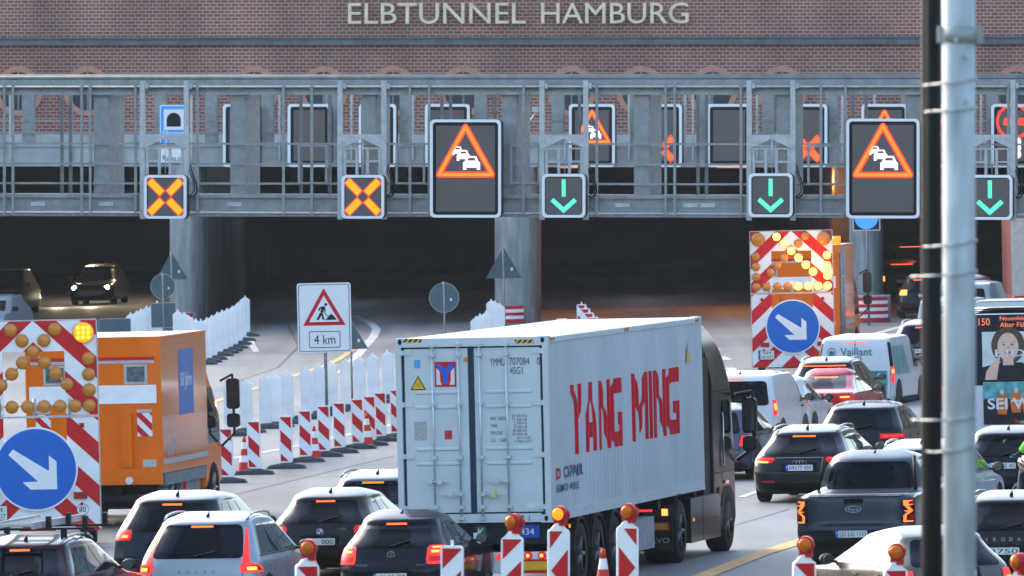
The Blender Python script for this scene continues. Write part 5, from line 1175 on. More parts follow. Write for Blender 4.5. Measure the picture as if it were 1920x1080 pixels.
orange_lorry(181, 101.5, 9.0, 4.5, 'orange box lorry with blue banner on its side before the unlit arrow trailer')
orange_lorry(1494, 65.5, 9, 3.5, 'far orange lorry with side ladder behind the lit arrow trailer', far=True, Ht=3.42)

# the light that the burning lamps throw
def lamp_light(name, loc, energy, col, parent, size=.25):
    L_ = bpy.data.lights.new(name, 'POINT'); L_.energy = energy; L_.color = col; L_.shadow_soft_size = size
    o = bpy.data.objects.new(name, L_); COL.objects.link(o); o.parent = parent; o.location = loc
tt = [x for x in COL.objects if x.name.startswith('arrow_trailer')]
lamp_light('lamp_glow', (.5, -.8, 3.1), 16, (1, .45, .08), tt[1]); lamp_light('lamp_glow', (1.35, .9, 3.2), 90, (1, .42, .06), tt[1])
oc = [x for x in COL.objects if x.name.startswith('oncoming_car')]
for sg in (1, -1): lamp_light('headlight_beam', (sg * .67, 8.5, .5), 35, (1, .85, .6), oc[0], .1)
lamp_light('headlight_beam', (-.67, 8.0, .5), 15, (.95, .97, 1), oc[2], .1)
# ------------------------------------------------------------------ bus
M = road(1870, 88.3, 11); bus = thing('bus', 'white city bus with route display and two posters on its rear', 'bus', M)
bB = Body(11.8, 2.55, 3.12, [(.32, .10), (.45, .02), (1.1, 0), (2.7, .05), (2.95, .14)], [(.32, 11.7), (.5, 11.8), (2.9, 11.6), (2.95, 11.55)], [(.32, 1.22), (.5, 1.27), (2.5, 1.26), (2.95, 1.17)], rcx=.16, rcy=.12, crown=.17, bulge=0)
bB.build(white_p, bus)
sc = 88.3; 
def bz(py): return (200 + H * sc - K * 910 - py) / sc
def bx(px): return (px - 1870) / sc / .98
yb = -.012
bB.rpatch([(bz(722), -.93, .93), (bz(582), -.93, .93)], .012, 18).build('rear_window', black, bus)
bB.rpatch([(bz(716), -.74, .98), (bz(584), -.80, .98)], .016, 18).build('display_cover', mat('bus_dark_panel', (.02, .03, .05), .2, 0, .1), bus)
for a_ in (('150', .24, .15, 1852, 603), ('Neuenfelde', .62, .09, 1908, 597), ('Alter F\u00e4hr', .62, .10, 1908, 609)): text_mb(a_[0], a_[1], a_[2], -.05, cx=bx(a_[3]), cz=bz(a_[4])).build('route_display', e_bus, bus, fix=False)
# poster with a portrait
zt, zb_ = bz(622), bz(712); x0, x1 = bx(1847), bx(1962); q = MB(); q.box(x0, x1, yb - .02, yb - .01, zb_, zt, 0)
fx, fz = bx(1895), bz(648); q.disc(fx, fz, .36, yb - .023, .002, 1, 28, .40); q.poly([(fx - .75 + .1, zb_ + .002), (fx - .55, bz(688)), (fx - .2, bz(680)), (fx + .3, bz(680)), (fx + .7, zb_ + .002)], yb - .025, .0015, 2)
q.disc(fx, fz - .03, .225, yb - .027, .0015, 3, 28, .30)
q.poly([(fx - .1, fz - .25), (fx + .1, fz - .25), (fx + .12, fz - .42), (fx - .12, fz - .42)], yb - .0262, .0008, 3)
for sg in (-1, 1): q.disc(fx + sg * .085, fz + .02, .035, yb - .029, .0015, 2, 12, .012); q.poly([(fx + sg * .04, fz + .07), (fx + sg * .13, fz + .075), (fx + sg * .13, fz + .062)], yb - .029, .001, 2)
q.disc(fx, fz - .15, .07, yb - .029, .0015, 4, 16, .022); q.poly([(fx - .02, fz - .06), (fx + .02, fz - .06), (fx, fz + .02)], yb - .0285, .001, 5)
q.poly([(x0 + .05, zb_ + .002), (x0 + .30, zb_ + .002), (fx - .17, fz - .22), (fx - .30, fz - .30), (x0 + .08, fz - .55)], yb - .031, .0015, 3)
q.merge(text_mb('JE!D', .82, .20, yb - .034, cx=bx(1891), cz=bz(664), m=6, bold=.01))
q.build('portrait_poster', [mat('poster_pale', (.60, .68, .66), .4, 0, .15, 2), mat('poster_hair', (.10, .06, .04), .5), mat('poster_black', (.015, .015, .02), .4), mat('poster_skin', (.74, .50, .38), .5, 0, .1, 8), mat('poster_lips', (.45, .10, .09), .5), mat('poster_skin_shade', (.48, .27, .19), .5), mat('poster_white', (.7, .72, .75), .4)], bus)
zt, zb_ = bz(716), bz(796); q = MB(); q.box(x0, x1, yb - .02, yb - .01, zb_, zt, 0); q.box(x0, x1, yb - .022, yb - .0205, bz(748), zt, 1)
for cx, cz_p in ((bx(1882), 735), (bx(1908), 732), (bx(1930), 736)):
    q.disc(cx, bz(cz_p), .045, yb - .024, .0015, 3, 12, .06); q.poly([(cx - .10, bz(cz_p + 5)), (cx + .10, bz(cz_p + 5)), (cx + .13, bz(cz_p + 24)), (cx + .09, bz(cz_p + 42)), (cx - .09, bz(cz_p + 42)), (cx - .13, bz(cz_p + 24))], yb - .0235, .0015, 2)
    q.box(cx - .115, cx + .115, yb - .0255, yb - .0238, bz(cz_p + 22), bz(cz_p + 18), 5)
q.merge(text_mb('SEI W', .95, .24, yb - .028, cx=bx(1896), cz=bz(757), m=4, bold=.02)); q.box(bx(1905), bx(1912), yb - .024, yb - .021, bz(796) + .02, bz(796) + .10, 6); q.merge(text_mb('HOCHBAHN', .5, .07, yb - .026, cx=bx(1936), cz=bz(792), m=4))
q.build('crew_poster', [MATS['poster_black'], mat('poster_teal', (.10, .34, .36), .4, 0, .5, 6), mat('poster_orange', (.65, .16, .02), .4), MATS['poster_skin'], MATS['poster_white'], mat('poster_stripe', (.6, .6, .5), .4), signred], bus)
q = MB(); q.box(-.55, .85, .6, 2.8, 3.10, 3.20); q.box(-.5, .8, .65, 2.75, 3.215, 3.23); q.build('roof_unit', white, bus)
for sg in (1, -1): bB.rpatch([(.9, .90, 1.04), (1.5, .90, 1.04)], .02, 4, sg).build('tail_light', red_lens, bus)
for sg in (1, -1):
    q = MB()
    for k in range(7): q.merge(bB.spatch([(1.25, .9 + k * 1.5, 2.3 + k * 1.5), (2.55, .9 + k * 1.5, 2.3 + k * 1.5)], sg, .008))
    q.build('side_window', glass_s, bus)
    for y in (3.0, 9.2): wheel(bus, sg * 1.27, y, .48, .3, sg)
q = MB(); q.cyl((-1.30, .3, 1.62), (-1.30, .3, 1.66), .05, .05, 8); q.build('marker_lamp', e_dim, bus)
q = MB(); q.cyl((-1.22, 11.2, 2.7), (-1.60, 11.5, 2.6), .03, .03, 6); q.merge(MB().poly(rrect(-1.62, 2.2, .30, .62, .08), 11.4, .14)); q.build('wing_mirror', black, bus)
# ------------------------------------------------------------------ far lorry at the right edge
M = road(1978, 61, 1.5, .0); t = thing('box_lorry', 'distant lorry trailer with dark red flank and pale rear at the right edge', 'lorry', M)
MB().box(-1.27, 1.27, 0, 13, 1.15, 4.0).build('cargo_box', mat('dark_red_tarp', (.10, .012, .018), .45, 0, .3, 1), t)
MB().box(-1.275, 1.275, -.03, 0, 1.12, 4.02).build('rear_doors', mat('cream_doors', (.55, .50, .43), .5, 0, .1), t)
q = MB(); q.ring(-.45, 3.45, .20, .28, -.04, .01, 0, 20); q.box(-.62, -.30, -.045, -.041, 3.3, 3.36); q.build('emblem', mat('sign_red_dull', (.4, .06, .05), .5), t)
q = MB(); q.box(-1.2, 1.2, -.05, -.031, 1.2, 1.42); q.box(-1.1, 1.1, -.056, -.052, 1.25, 1.37, 1); q.build('marker_plate', [signred, haz], t)
q = MB(); q.box(-1.2, 1.2, -.02, .2, .85, 1.1); q.box(-.5, .5, .2, 12, .8, 1.12); q.build('chassis', black, t)
for sg in (1, -1):
    for dx in (1.1, .80, .55): q = MB(); q.cyl((sg * dx, -.02, .85), (sg * dx, -.06, .85), .07, .07, 10); q.build('tail_light', e_red, t)
    for y in (2, 3.3, 4.6): wheel(t, sg * 1.25, y, .5, .35, sg)
q = MB()
for y in (1, 4, 7, 10): q.box(-1.29, -1.272, y, y + .25, 1.3, 1.36)
q.build('marker_lamp', e_red, t)
# ------------------------------------------------------------------ road signs
def post(q, h_, r=.035): q.cyl((0, .05, 0), (0, .05, h_), r, r, 8)
def sign_back(px, py, s, yaw, shape, zc, size, label, cat='road sign', name='road_sign', extra=None):
    M = road(px, s, yaw); t = thing(name, label, cat, M, 'road signs seen from behind')
    q = MB(); q.cyl((0, -.03, 0), (0, -.03, zc + size * .55), .030, .030, 8); q.build('post', galv, t)
    q = MB()
    if shape == 'disc': q.disc(0, zc, size / 2, .0, .03, 0, 36); e = MB().ring(0, zc, size / 2 - .001, size / 2 + .012, -.008, .04, 0, 36)
    elif shape == 'tri':
        P = [(0, zc + size * .55), (size / 2, zc - size * .32), (-size / 2, zc - size * .32)]; q.poly(P, 0, .03); e = MB().loop([(0, zc + size * .57), (size * .515, zc - size * .33), (-size * .515, zc - size * .33)], [(x * .985, zc + (z - zc) * .985) for x, z in P], -.004, .034)
    q.build('sign_panel', signback, t); e.build('sign_edge', galv_l if shape == 'disc' else signback, t)
    q = MB(); q.box(size * .20, size * .27, -.006, -.001, zc - size * .12, zc - size * .03)
    if extra: extra(t, zc)
    q.build('sticker', white, t)
    return t
def at_z(px, py, s): return (200 + H * s - K * (px - 960) - py) / s
s_ = 60; sign_back(835, 0, s_, 6, 'disc', at_z(835, 558, s_), 55 / s_, 'round grey sign back on a thin post left of the middle pier')
s_ = 56; sign_back(947, 0, s_, 6, 'tri', at_z(947, 500, s_), 66 / s_, 'weathered triangular sign back in front of the middle concrete pier')
s_ = 58
def sq(t, zc):
    z = at_z(308, 591, s_); MB().poly(rrect(0, z, 46 / s_, 45 / s_, .05), 0, .03).build('supplementary_plate', signback, t); MB().loop(rrect(0, z, 47.5 / s_, 46.5 / s_, .06), rrect(0, z, 46 / s_, 45 / s_, .05), -.005, .04).build('sign_edge', galv_l, t)
sign_back(308, 0, s_, 6, 'disc', at_z(308, 537, s_), 46 / s_, 'round grey sign back above a square plate near the left pier', extra=sq)
s_ = 57; sign_back(325, 0, s_, 6, 'tri', at_z(325, 505, s_), 58 / s_, 'triangular grey sign back behind the round one at the left pier')
s_ = 74; sign_back(661, 0, s_, 6, 'tri', at_z(661, 634, s_), 62 / s_, 'triangular sign back peeking out right of the roadworks board')
s_ = 74.5; M = road(612, s_, 4); t = thing('roadworks_sign', 'white roadworks board reading 4 km on a grey post', 'road sign', M)
def wz(py): return at_z(612, py, s_)
Wd, zc, hh = 101 / s_, wz(596), 131 / s_
q = MB(); q.cyl((0, .07, 0), (0, .07, wz(540)), .045, .045, 10); q.build('post', galv, t)
MB().poly(rrect(0, zc, Wd, hh, .06), 0, .04).build('board', signwhite, t)
q = MB(); q.loop(rrect(0, zc, Wd - .07, hh - .07, .05), rrect(0, zc, Wd - .10, hh - .10, .045), -.004, .003)
zk = wz(636.5); q.loop(rrect(0, zk, 59 / s_, 31 / s_, .03), rrect(0, zk, 56.5 / s_, 28.5 / s_, .02), -.004, .003)
q.merge(text_mb('4 km', 40 / s_, 17 / s_, -.005, cz=zk)); q.build('board_lettering', black, t)
q = MB(); P = [(0, wz(540)), (40 / s_, wz(610)), (-40 / s_, wz(610))]; q.poly(P, -.005, .003, 0); q.poly([(0, wz(554)), (28.5 / s_, wz(603.5)), (-28.5 / s_, wz(603.5))], -.008, .003, 1)
def mp_(pts): return [((px - 612) / s_, wz(py)) for px, py in pts]
q.disc(3.5 / s_, wz(571), 2.8 / s_, -.0115, .003, 2, 12)
q.poly(mp_([(614, 574.5), (609, 574), (603, 577), (600.5, 582), (603, 583), (605, 579.5), (607, 579), (604.5, 585), (609, 587), (612, 580), (613, 585.5), (615, 585)]), -.011, .003, 2)
q.poly(mp_([(604.5, 585.5), (609, 587.5), (602, 599.5), (597, 599.5)]), -.0112, .003, 2); q.poly(mp_([(606.5, 586.5), (609.5, 587), (612.5, 599.5), (608.5, 599.5)]), -.0114, .003, 2)
quadbar(q, mp_([(610, 583)])[0], mp_([(621, 596)])[0], 1.2 / s_, -.0116, 2); q.poly(mp_([(613.5, 600), (618, 596), (622, 591), (625, 589), (629, 591), (635.5, 600)]), -.0118, .003, 2)
q.build('roadworks_symbol', [signred, signwhite, black], t)
# dark board leaning left behind the trailer
M = road(217, 62, 4); t = thing('board_sign', 'plain dark grey board back right of the near arrow trailer', 'road sign', M); z = at_z(217, 612, 62)
MB().poly(rrect(0, z, .95, .45, .05), 0, .03).build('sign_panel', signback, t); MB().loop(rrect(0, z, .98, .48, .06), rrect(0, z, .95, .45, .05), -.005, .04).build('sign_edge', galv_l, t); q = MB(); q.cyl((-.3, .06, 0), (-.3, .06, z), .03); q.cyl((.3, .06, 0), (.3, .06, z), .03); q.build('post', galv, t)
# ------------------------------------------------------------------ beacons
base_m = mat('recycled_rubber_base', (.045, .055, .062), .85, 0, .3, 12)
def beacon(name, label, pattern, lamp=False, group=None, tall=1.0, lit=False):
    t = thing(name, label, 'traffic beacon', Matrix(), group)
    q = MB(); q.add([(x * .42, y * .2 + .02, 0) for x, y in ((-1, -1), (1, -1), (1, 1), (-1, 1))] + [(x * .36, y * .16 + .02, .075) for x, y in ((-1, -1), (1, -1), (1, 1), (-1, 1))] + [(x * .12, y * .09 + .02, .12) for x, y in ((-1, -1), (1, -1), (1, 1), (-1, 1))],
                    [(0, 1, 5, 4), (1, 2, 6, 5), (2, 3, 7, 6), (3, 0, 4, 7), (4, 5, 9, 8), (5, 6, 10, 9), (6, 7, 11, 10), (7, 4, 8, 11), (8, 9, 10, 11), (3, 2, 1, 0)])
    q.build('base', base_m, t)
    q = MB(); w2, z0, z1 = .14, .13, .13 + tall
    if pattern == 'back':
        out = [(-w2, z0 + .03), (-w2 * .85, z0), (w2 * .85, z0), (w2, z0 + .03), (w2, z1 - .03), (w2 * .55, z1 + .03), (w2 * .2, z1 + .055), (-w2 * .2, z1 + .055), (-w2 * .55, z1 + .03), (-w2, z1 - .03)]
        q.poly(out, .0, .07); q.box(-.02, .02, .02, .05, z1 + .05, z1 + .11)
        for z_ in (.34, .36, .80): q.box(-w2 * .8, w2 * .8, -.005, 0, z0 + z_, z0 + z_ + .008)
        for x in (-w2 + .012, w2 - .02): q.box(x, x + .008, -.006, .0, z0 + .05, z1 - .05)
        q.build('panel', offwhite, t)
    else:
        q.poly(rrect(0, (z0 + z1) / 2, .28, tall, .05), 0, .07)
        if lamp: q.poly([(-w2, z1 - .05), (w2, z1 - .05), (w2 * .3, z1 + .07), (-w2 * .3, z1 + .07)], .001, .068)
        q.box(-.018, .018, .02, .05, z1, z1 + (.07 if not lamp else .12)); q.build('panel', offwhite, t)
        q = MB(); rc = [(-.115, z0 + .03), (.115, z0 + .03), (.115, z1 - .03), (-.115, z1 - .03)]; H_ = z1 - z0
        if pattern in ('\\', '/'): stripes(q, rc, 1 if pattern == '\\' else -1, .50, z1 - .03 - .115 - .02, -.004, .003)
        if pattern == '>': q.poly([(-.05, z1 - .03), (.115, z1 - .03), (.115, z1 - .25)], -.004, .003); q.poly([(-.115, z1 - .26), (.10, z1 - .53), (-.115, z1 - .80)], -.004, .003); q.poly([(.115, z0 + .25), (.115, z0 + .03), (-.05, z0 + .03)], -.004, .003)
        if pattern == '<': q.poly([(.05, z1 - .03), (-.115, z1 - .03), (-.115, z1 - .25)], -.004, .003); q.poly([(.115, z1 - .26), (-.10, z1 - .53), (.115, z1 - .80)], -.004, .003); q.poly([(-.115, z0 + .25), (-.115, z0 + .03), (.05, z0 + .03)], -.004, .003)
        q.build('red_stripe', signred, t)
        if lamp:
            zl_ = z1 + .19; RZ = Matrix.Rotation(math.radians(-32), 4, 'Z'); q = MB(); q.box(-.075, .075, .0, .10, z1 + .04, z1 + .12); q.cyl((0, .17, zl_ - .02), (0, .06, zl_), .075, .105, 20); q.cyl((0, .06, zl_), (0, -.03, zl_), .105, .096, 20); q.add([(-.075, .0, z1 + .12), (.075, .0, z1 + .12), (.075, .1, z1 + .12), (-.075, .1, z1 + .12), (-.09, .0, zl_), (.09, .0, zl_), (.09, .1, zl_), (-.09, .1, zl_)], [(0, 1, 5, 4), (1, 2, 6, 5), (2, 3, 7, 6), (3, 0, 4, 7)])
            lh = q.build('lamp_housing', mat('lamp_red_plastic', (.48, .02, .02), .4, 0, .1), t, RZ)
            q = MB(); P = [[(.080 * math.cos(b_) * math.cos(a), -.03 - .05 * math.sin(b_), zl_ + .080 * math.cos(b_) * math.sin(a)) for a in [2 * math.pi * i / 18 for i in range(19)]] for b_ in (0, .4, .8, 1.2, 1.57)]; q.grid(P); q.build('lamp_lens', e_ambr2 if lit else mat('orange_lens', (.60, .13, .006), .25, 0, .1, 30), t, RZ)
    return t
def place(protos, first, M, label=None):
    if first: protos.matrix_world = M; c = protos
    else: c = copy_tree(protos); c.matrix_world = M
    if label: c['label'] = label
    return c
GB = 'white backed beacons curving along the closed lane'
pb = beacon('guide_beacon', 'white back of a guide beacon in a row of identical ones', 'back', group=GB)
bl = [(433, 818), (463, 812), (498, 804), (518, 801), (540, 795), (576, 786), (598, 780), (623, 772), (648, 768), (675, 762), (701, 756), (728, 749), (755, 742)]
bl2 = [(388, 680), (398, 675), (409, 668), (419, 663), (428, 659), (437, 654), (446, 647), (453, 640), (460, 631)]
bl3 = [(246, 668), (256, 664), (266, 659), (277, 653), (288, 647), (296, 642), (334, 662), (346, 668), (356, 676), (368, 683), (378, 684)]
bl4 = [(921, 641), (929, 645), (938, 650), (911, 668), (902, 674), (893, 680)]
first = True
for i, (px, py) in enumerate(bl + bl2 + bl3 + bl4):
    s = sground(px, py); place(pb, first, road(px, s, 9 + random.uniform(-6, 6)) @ Matrix.Rotation(random.uniform(-.02, .02), 4, 'Y') @ (Matrix.Scale(1.05, 4) if (px, py) in bl else Matrix.Scale(1.12, 4)), 'white back of a guide beacon among the row curving past the roadworks board' if (px, py) in bl else 'white back of a guide beacon in the distant row by the tunnel piers')
    first = False
for o in [x for x in COL.objects if x.name.startswith('guide_beacon')]:
    o['group'] = 'white beacon backs near the roadworks board' if 'curving past' in o['label'] else 'white beacon backs by the tunnel piers'
GR = 'striped beacons in a slanting row left of the container'
pr = beacon('striped_beacon', 'x', '\\', group=GR); labs = ['beside the orange lorry cab', 'second from the orange cab, cone at its left', 'standing alone third from the orange lorry', 'fourth from the orange lorry', 'fifth from the orange lorry', 'in the middle of the slanting row', 'fourth before the container', 'third before the container', 'second before the container', 'half hidden by the container edge']
for i, (px, py) in enumerate([(425, 906), (477, 890), (537, 879), (573, 867), (608, 857), (637, 850), (671, 842), (694, 836), (714, 828), (744, 822)]):
    s = sground(px, py); place(pr, i == 0, road(px, s, 5), 'red and white striped beacon ' + labs[i])
pf = beacon('far_beacon', 'x', '\\', group='far red and white beacons beyond the container roof')
for i, (px, py) in enumerate([(1092, 645), (1099, 654), (1106, 664), (1114, 674)]):
    s = sground(px, py); place(pf, i == 0, road(px, s, 5) @ Matrix.Scale(1.12, 4), ['red and white beacon tallest of the far cluster above the container roof', 'second red and white beacon of the far cluster above the container', 'third red and white beacon of the far cluster above the container', 'lowest red and white beacon of the far cluster above the container'][i])
fronts = [(577, 1058, '\\', True, 'foreground lamp beacon in front of the silver suv'), (847, 1024, '/', False, 'foreground striped beacon without a lamp by the black hatchback'), (960, 1007, '/', True, 'foreground lamp beacon with slanted stripes behind the container doors'),
          (1048, 992, '<', True, 'foreground lamp beacon with a lit lens below the container corner'), (1177, 987, '>', True, 'foreground lamp beacon with arrow stripes right of the cone'), (1510, 1052, '\\', True, 'foreground lamp beacon left of the pickup tyre'),
          (1681, 1066, '\\', True, 'foreground lamp beacon before the champagne silver car'), (1908, 1085, '\\', True, 'foreground lamp beacon at the lower right corner')]
for px, py, pat, lamp, lab in fronts:
    s = (py - 200) / (H - 1.10 - 1.13); t = beacon('lamp_beacon' if lamp else 'island_beacon', lab, pat, lamp, 'beacons on the foreground island', lit=(px == 1048))
    X, Y = (px - 960) / s, F / s; t.matrix_world = Matrix.Translation((X, Y, 1.10)) @ Matrix.Rotation(math.radians({'\\': 18, '/': -8}.get(pat, 4) if px != 1908 else -30), 4, 'Z')
# cones
def cone_t():
    t = thing('traffic_cone', 'x', 'traffic cone', Matrix(), 'traffic cones')
    q = MB(); q.box(-.19, .19, -.19, .19, 0, .035); q.build('foot', base_m, t); q = MB(); cs = [(.035, .145), (.22, .115), (.36, .092), (.50, .068), (.64, .045), (.76, .028)]
    for i, ((za, ra), (zb, rb)) in enumerate(zip(cs, cs[1:])): q.cyl((0, 0, za), (0, 0, zb), ra, rb, 18, 1 if i in (1, 3) else 0, caps=(i == 4))
    q.build('cone_body', [mat('cone_red', (.62, .04, .02), .5, 0, .08), signwhite], t); return t
pc = cone_t()
for i, (px, py, lab) in enumerate([(459, 886, 'red and white cone half behind the second striped beacon'), (590, 864, 'red and white cone between the fourth and fifth striped beacons'), (689, 838, 'red and white cone behind the fourth beacon before the container')]):
    place(pc, i == 0, road(px, sground(px, py), 0), lab)
s = (1030 - 200) / (H - 1.10 - .76); place(pc, False, Matrix.Translation(((1131 - 960) / s, F / s, 1.10)), 'single foreground cone between the two right foreground lamp beacons')
# ------------------------------------------------------------------ rider at the right edge
M = road(1960, 104.5, -25)
hv = mat('hi_vis_green', (.20, .72, .05), .7, 0, .12, 8); navyc = mat('navy_uniform', (.012, .016, .03), .8, 0, .2)
def skin(name, verts, edges, m, parent=None, M=None, sub=2):
    me = bpy.data.meshes.new(name); me.from_pydata([v[:3] for v in verts], edges, []); o = bpy.data.objects.new(name, me); COL.objects.link(o); me.materials.append(m)
    bm = bmesh.new(); bm.from_mesh(me); bm.verts.ensure_lookup_table(); ly_ = bm.verts.layers.skin.verify()
    for v, d in zip(bm.verts, verts): v[ly_].radius = (d[3], d[4] if len(d) > 4 else d[3]); v[ly_].use_root = (v.index == 0)
    bm.to_mesh(me); bm.free()
    o.modifiers.new('skin', 'SKIN').use_smooth_shade = True; md_ = o.modifiers.new('sub', 'SUBSURF'); md_.levels = sub; md_.render_levels = sub
    if parent: o.parent = parent
    if M: o.matrix_world = M
    return o
# body seated, facing +y (away from the camera), hands forward-left on the bars
pv = [(0, 0, .92, .17, .13), (0, .02, 1.15, .15, .11), (0, .05, 1.38, .19, .11), (0, .07, 1.50, .07), (0, .10, 1.60, .06), (0, .12, 1.70, .095), (0, .12, 1.80, .085),
      (-.20, .06, 1.43, .065), (-.30, .25, 1.20, .052), (-.30, .50, 1.12, .038), (-.29, .58, 1.12, .034, .022),
      (.20, .06, 1.43, .065), (.30, .25, 1.20, .052), (.30, .50, 1.12, .038), (.29, .58, 1.12, .034, .022),
      (-.13, .05, .88, .10), (-.22, .42, .80, .078), (-.24, .35, .42, .055), (-.24, .32, .12, .042), (-.24, .45, .06, .04, .03),
      (.13, .05, .88, .10), (.22, .42, .80, .078), (.24, .35, .42, .055), (.24, .32, .12, .042), (.24, .45, .06, .04, .03)]
pe = [(0, 1), (1, 2), (2, 3), (3, 4), (4, 5), (5, 6), (2, 7), (7, 8), (8, 9), (9, 10), (2, 11), (11, 12), (12, 13), (13, 14), (0, 15), (15, 16), (16, 17), (17, 18), (18, 19), (0, 20), (20, 21), (21, 22), (22, 23), (23, 24)]
pr_ = skin('person', pv, pe, navyc, None, M)
tag(pr_, 'person in dark uniform and bright green hi-vis vest seated on a motorcycle', 'person')
q = MB()
for z0, z1, r0, r1, m_ in ((.98, 1.12, .20, .185, 0), (1.12, 1.18, .186, .188, 1), (1.18, 1.34, .188, .225, 0), (1.34, 1.40, .226, .232, 1), (1.40, 1.50, .230, .15, 0)):
    P = [[(r * math.cos(a) * 1.05, .02 + (z - .98) * .1 + r * .78 * math.sin(a), z) for a in [2 * math.pi * i / 18 for i in range(19)]] for z, r in ((z0, r0), (z1, r1))]; q.grid(P, m_)
q.build('hi_vis_vest', [hv, mat('reflective_tape', (.6, .62, .62), .3, .3, 0)], pr_)
for sg in (-1, 1):
    q = MB(); q.cyl((sg * .20, .06, 1.44), (sg * .30, .25, 1.21), .085, .075, 12); q.build('sleeve', hv, pr_)
    sk = skin('glove', [(sg * .29, .58, 1.12, .036, .024), (sg * .26, .64, 1.12, .034, .02)] + [(sg * (.22 + .024 * k), .70, 1.115, .011) for k in range(4)] + [(sg * (.22 + .024 * k), .70 + .01 * k, 1.075, .009) for k in range(4)] + [(sg * .235, .60, 1.10, .011), (sg * .215, .64, 1.08, .009)],
              [(0, 1)] + [(1, 2 + k) for k in range(4)] + [(2 + k, 6 + k) for k in range(4)] + [(0, 10), (10, 11)], mat('blue_glove', (.25, .45, .6), .6, 0, .1), pr_, sub=1)
q = MB(); P = [[(.145 * math.cos(b_) * math.cos(a), .12 + .16 * math.cos(b_) * math.sin(a), 1.73 + .16 * math.sin(b_)) for a in [2 * math.pi * i / 18 for i in range(19)]] for b_ in [-.7 + 2.27 * j / 8 for j in range(9)]]; q.grid(P); q.build('helmet', white, pr_)
mt = thing('motorcycle', 'dark touring motorcycle carrying the hi-vis rider beside the bus rear', 'motorcycle', M)
q = MB()
for y in (-.62, .90):
    P = [[(x, y + r * math.cos(a), .31 + r * math.sin(a)) for a in [2 * math.pi * i / 24 for i in range(25)]] for x, r in ((-.06, .24), (-.06, .30), (0, .32), (.06, .30), (.06, .24))]
    w_ = MB().grid(P).build('wheel', rubber, mt); MB().cyl((-.04, y, .31), (.04, y, .31), .235, .235, 20).build('rim', alloy, w_)
skin('body', [(0, -.75, .78, .12, .06), (0, -.2, .78, .15, .08), (0, .30, .86, .17, .14), (0, .66, .98, .20, .16), (0, .85, 1.0, .12, .12)], [(0, 1), (1, 2), (2, 3), (3, 4)], mat('motorcycle_black', (.02, .022, .025), .3, 0, .1, coat=.6), mt)
q = MB(); q.cyl((0, -.62, .31), (0, -.1, .55), .05, .05, 8); q.cyl((.08, .90, .31), (.08, .70, .98), .03, .03, 8); q.cyl((-.08, .90, .31), (-.08, .70, .98), .03, .03, 8); q.box(-.16, .16, -.15, .45, .25, .62); q.build('engine_and_fork', galv_d, mt)
q = MB(); q.tube([(-.36, .56, 1.12), (-.2, .66, 1.10), (0, .70, 1.06), (.2, .66, 1.10), (.36, .56, 1.12)], .018, 8); q.build('handlebar', black, mt)
for sg in (-1, 1): MB().poly(rrect(sg * .32, .62, .26, .40, .06), -.75, .5).build('pannier', MATS['motorcycle_black'], mt)
MB().poly(rrect(0, 1.02, .44, .34, .08), -.80, .38).build('top_case', mat('case_orange_black', (.03, .03, .03), .4), mt)
q = MB(); q.box(-.10, .10, -.815, -.801, .94, 1.0); q.build('tail_light', e_red, mt)
for sg in (-1, 1): q = MB(); q.cyl((sg * .3, .60, 1.14), (sg * .40, .62, 1.32), .012); q.disc(sg * .42, 1.36, .07, .60, .03, 0, 14, .05); q.build('mirror', black, mt)
# ------------------------------------------------------------------ foreground poles
s = 315; Xp = (1800 - 960) / s; Yp = F / s
pl_ = bpy.data.objects.new('galvanised_pole', None); COL.objects.link(pl_); pl_.matrix_world = Matrix.Translation((Xp, Yp, 0)); tag(pl_, 'thick galvanised pole close to the camera crossing the whole picture', 'pole')
gpole = mat('galvanised_pole_zinc', (.34, .375, .39), .55, .3, .28, 9, stretch=(1, 1, .25))
q = MB(); q.cyl((.018, 0, -.6), (-.022, 0, 12), .098, .098, 28); q.build('shaft', gpole, pl_)
q = MB(); q.cyl((0, 0, 7.98), (0, 0, 8.08), .106, .106, 28); q.box(-.135, -.10, -.03, .03, 7.98, 8.08); q.box(.10, .135, -.03, .03, 7.98, 8.08); q.build('clamp', galv, pl_)
for x, py in ((-.03, 75), (.035, 105), (.04, 190)): z = zpix(py, Yp); MB().cyl((x, -.085, z), (x, -.115, z), .014, .014, 10).build('bolt', galv_l, pl_)
X2 = (1757 - 960) / s
p2 = bpy.data.objects.new('dark_pole', None); COL.objects.link(p2); p2.matrix_world = Matrix.Translation((X2 - .006, Yp + .35, 0)); tag(p2, 'narrow black mast tied beside the galvanised pole', 'pole')
q = MB(); q.cyl((.01, 0, -.6), (-.012, 0, 12), .052, .052, 20); q.build('shaft', mat('black_mast', (.004, .005, .007), .6, 0, .2), p2)
q = MB(); q.cyl((-.052, .0, -.6), (-.066, .0, 12), .014, .014, 8); q.build('cable', mat('brown_cable', (.10, .075, .06), .6, 0, .2), p2)
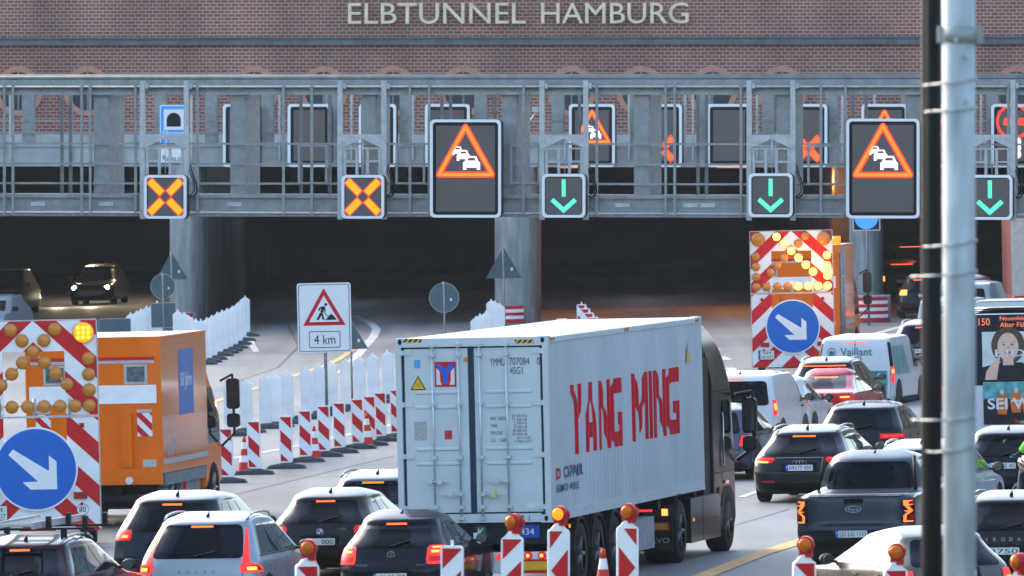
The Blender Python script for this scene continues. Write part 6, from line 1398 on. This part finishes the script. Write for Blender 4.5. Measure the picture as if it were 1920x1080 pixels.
wr = mat('tie_wire', (.34, .37, .38), .4, .5, .1)
q = MB()
for ya, yb_, xa in ((160, 148, 1735), (210, 202, 1738), (464, 451, 1736), (520, 508, 1712), (790, 782, 1714), (850, 836, 1742)):
    xl, xr = (xa - 1800) / s, (1828 - 1800) / s; za, zb2 = zpix(ya, Yp), zpix(yb_, Yp)
    for th in (0, ): MB().tube([(xl, .30, za), (xl + .04, -.06 + .1, za + .005), (-.08, -.115, (za * .6 + zb2 * .4)), (0, -.125, (za + zb2) / 2), (.07, -.11, zb2), (xr + .012, -.02, zb2)], .0065, 6).build('tie_wire', wr, pl_)
# roof load of the maroon car: rack and ladder
M = road(20, 129.8, 12)
rk = thing('roof_rack', 'black roof rack with bars across the maroon estate car', 'roof rack', M); 
for y in (.95, 2.1):
    q = MB(); q.box(-1.05, 1.05, y - .03, y + .03, 1.60, 1.635)
    for x in (-.58, .58): q.box(x - .04, x + .04, y - .035, y + .035, 1.46, 1.60)
    for x in (.35, .90): q.box(x - .03, x + .04, y - .04, y + .04, 1.636, 1.80)
    q.build('crossbar', black, rk)
ld = thing('ladder', 'grey folded ladder lying on the roof rack of the maroon car', 'ladder', M @ Matrix.Translation((0, 0, 0)))
for x in (-.35, .28): MB().box(x - .015, x + .015, .3, 3.1, 1.64, 1.74).build('rail', galv_l, ld)
for k in range(8): MB().box(-.334, .264, .6 + k * .3, .64 + k * .3, 1.67, 1.71).build('rung', galv_l, ld)

# ------------------------------------------------------------------ the air
hz = bpy.data.materials.new('haze_air'); hz.use_nodes = True; n = hz.node_tree.nodes; n.clear()
pv_ = n.new('ShaderNodeVolumePrincipled'); mo_ = n.new('ShaderNodeOutputMaterial'); hz.node_tree.links.new(pv_.outputs[0], mo_.inputs['Volume'])
pv_.inputs['Color'].default_value = (.80, .86, .92, 1); pv_.inputs['Density'].default_value = .00006; pv_.inputs['Anisotropy'].default_value = .0
tag(MB().box(-905, 905, -505, 1505, -3.0, 16.5).build('haze', hz), kind='stuff')
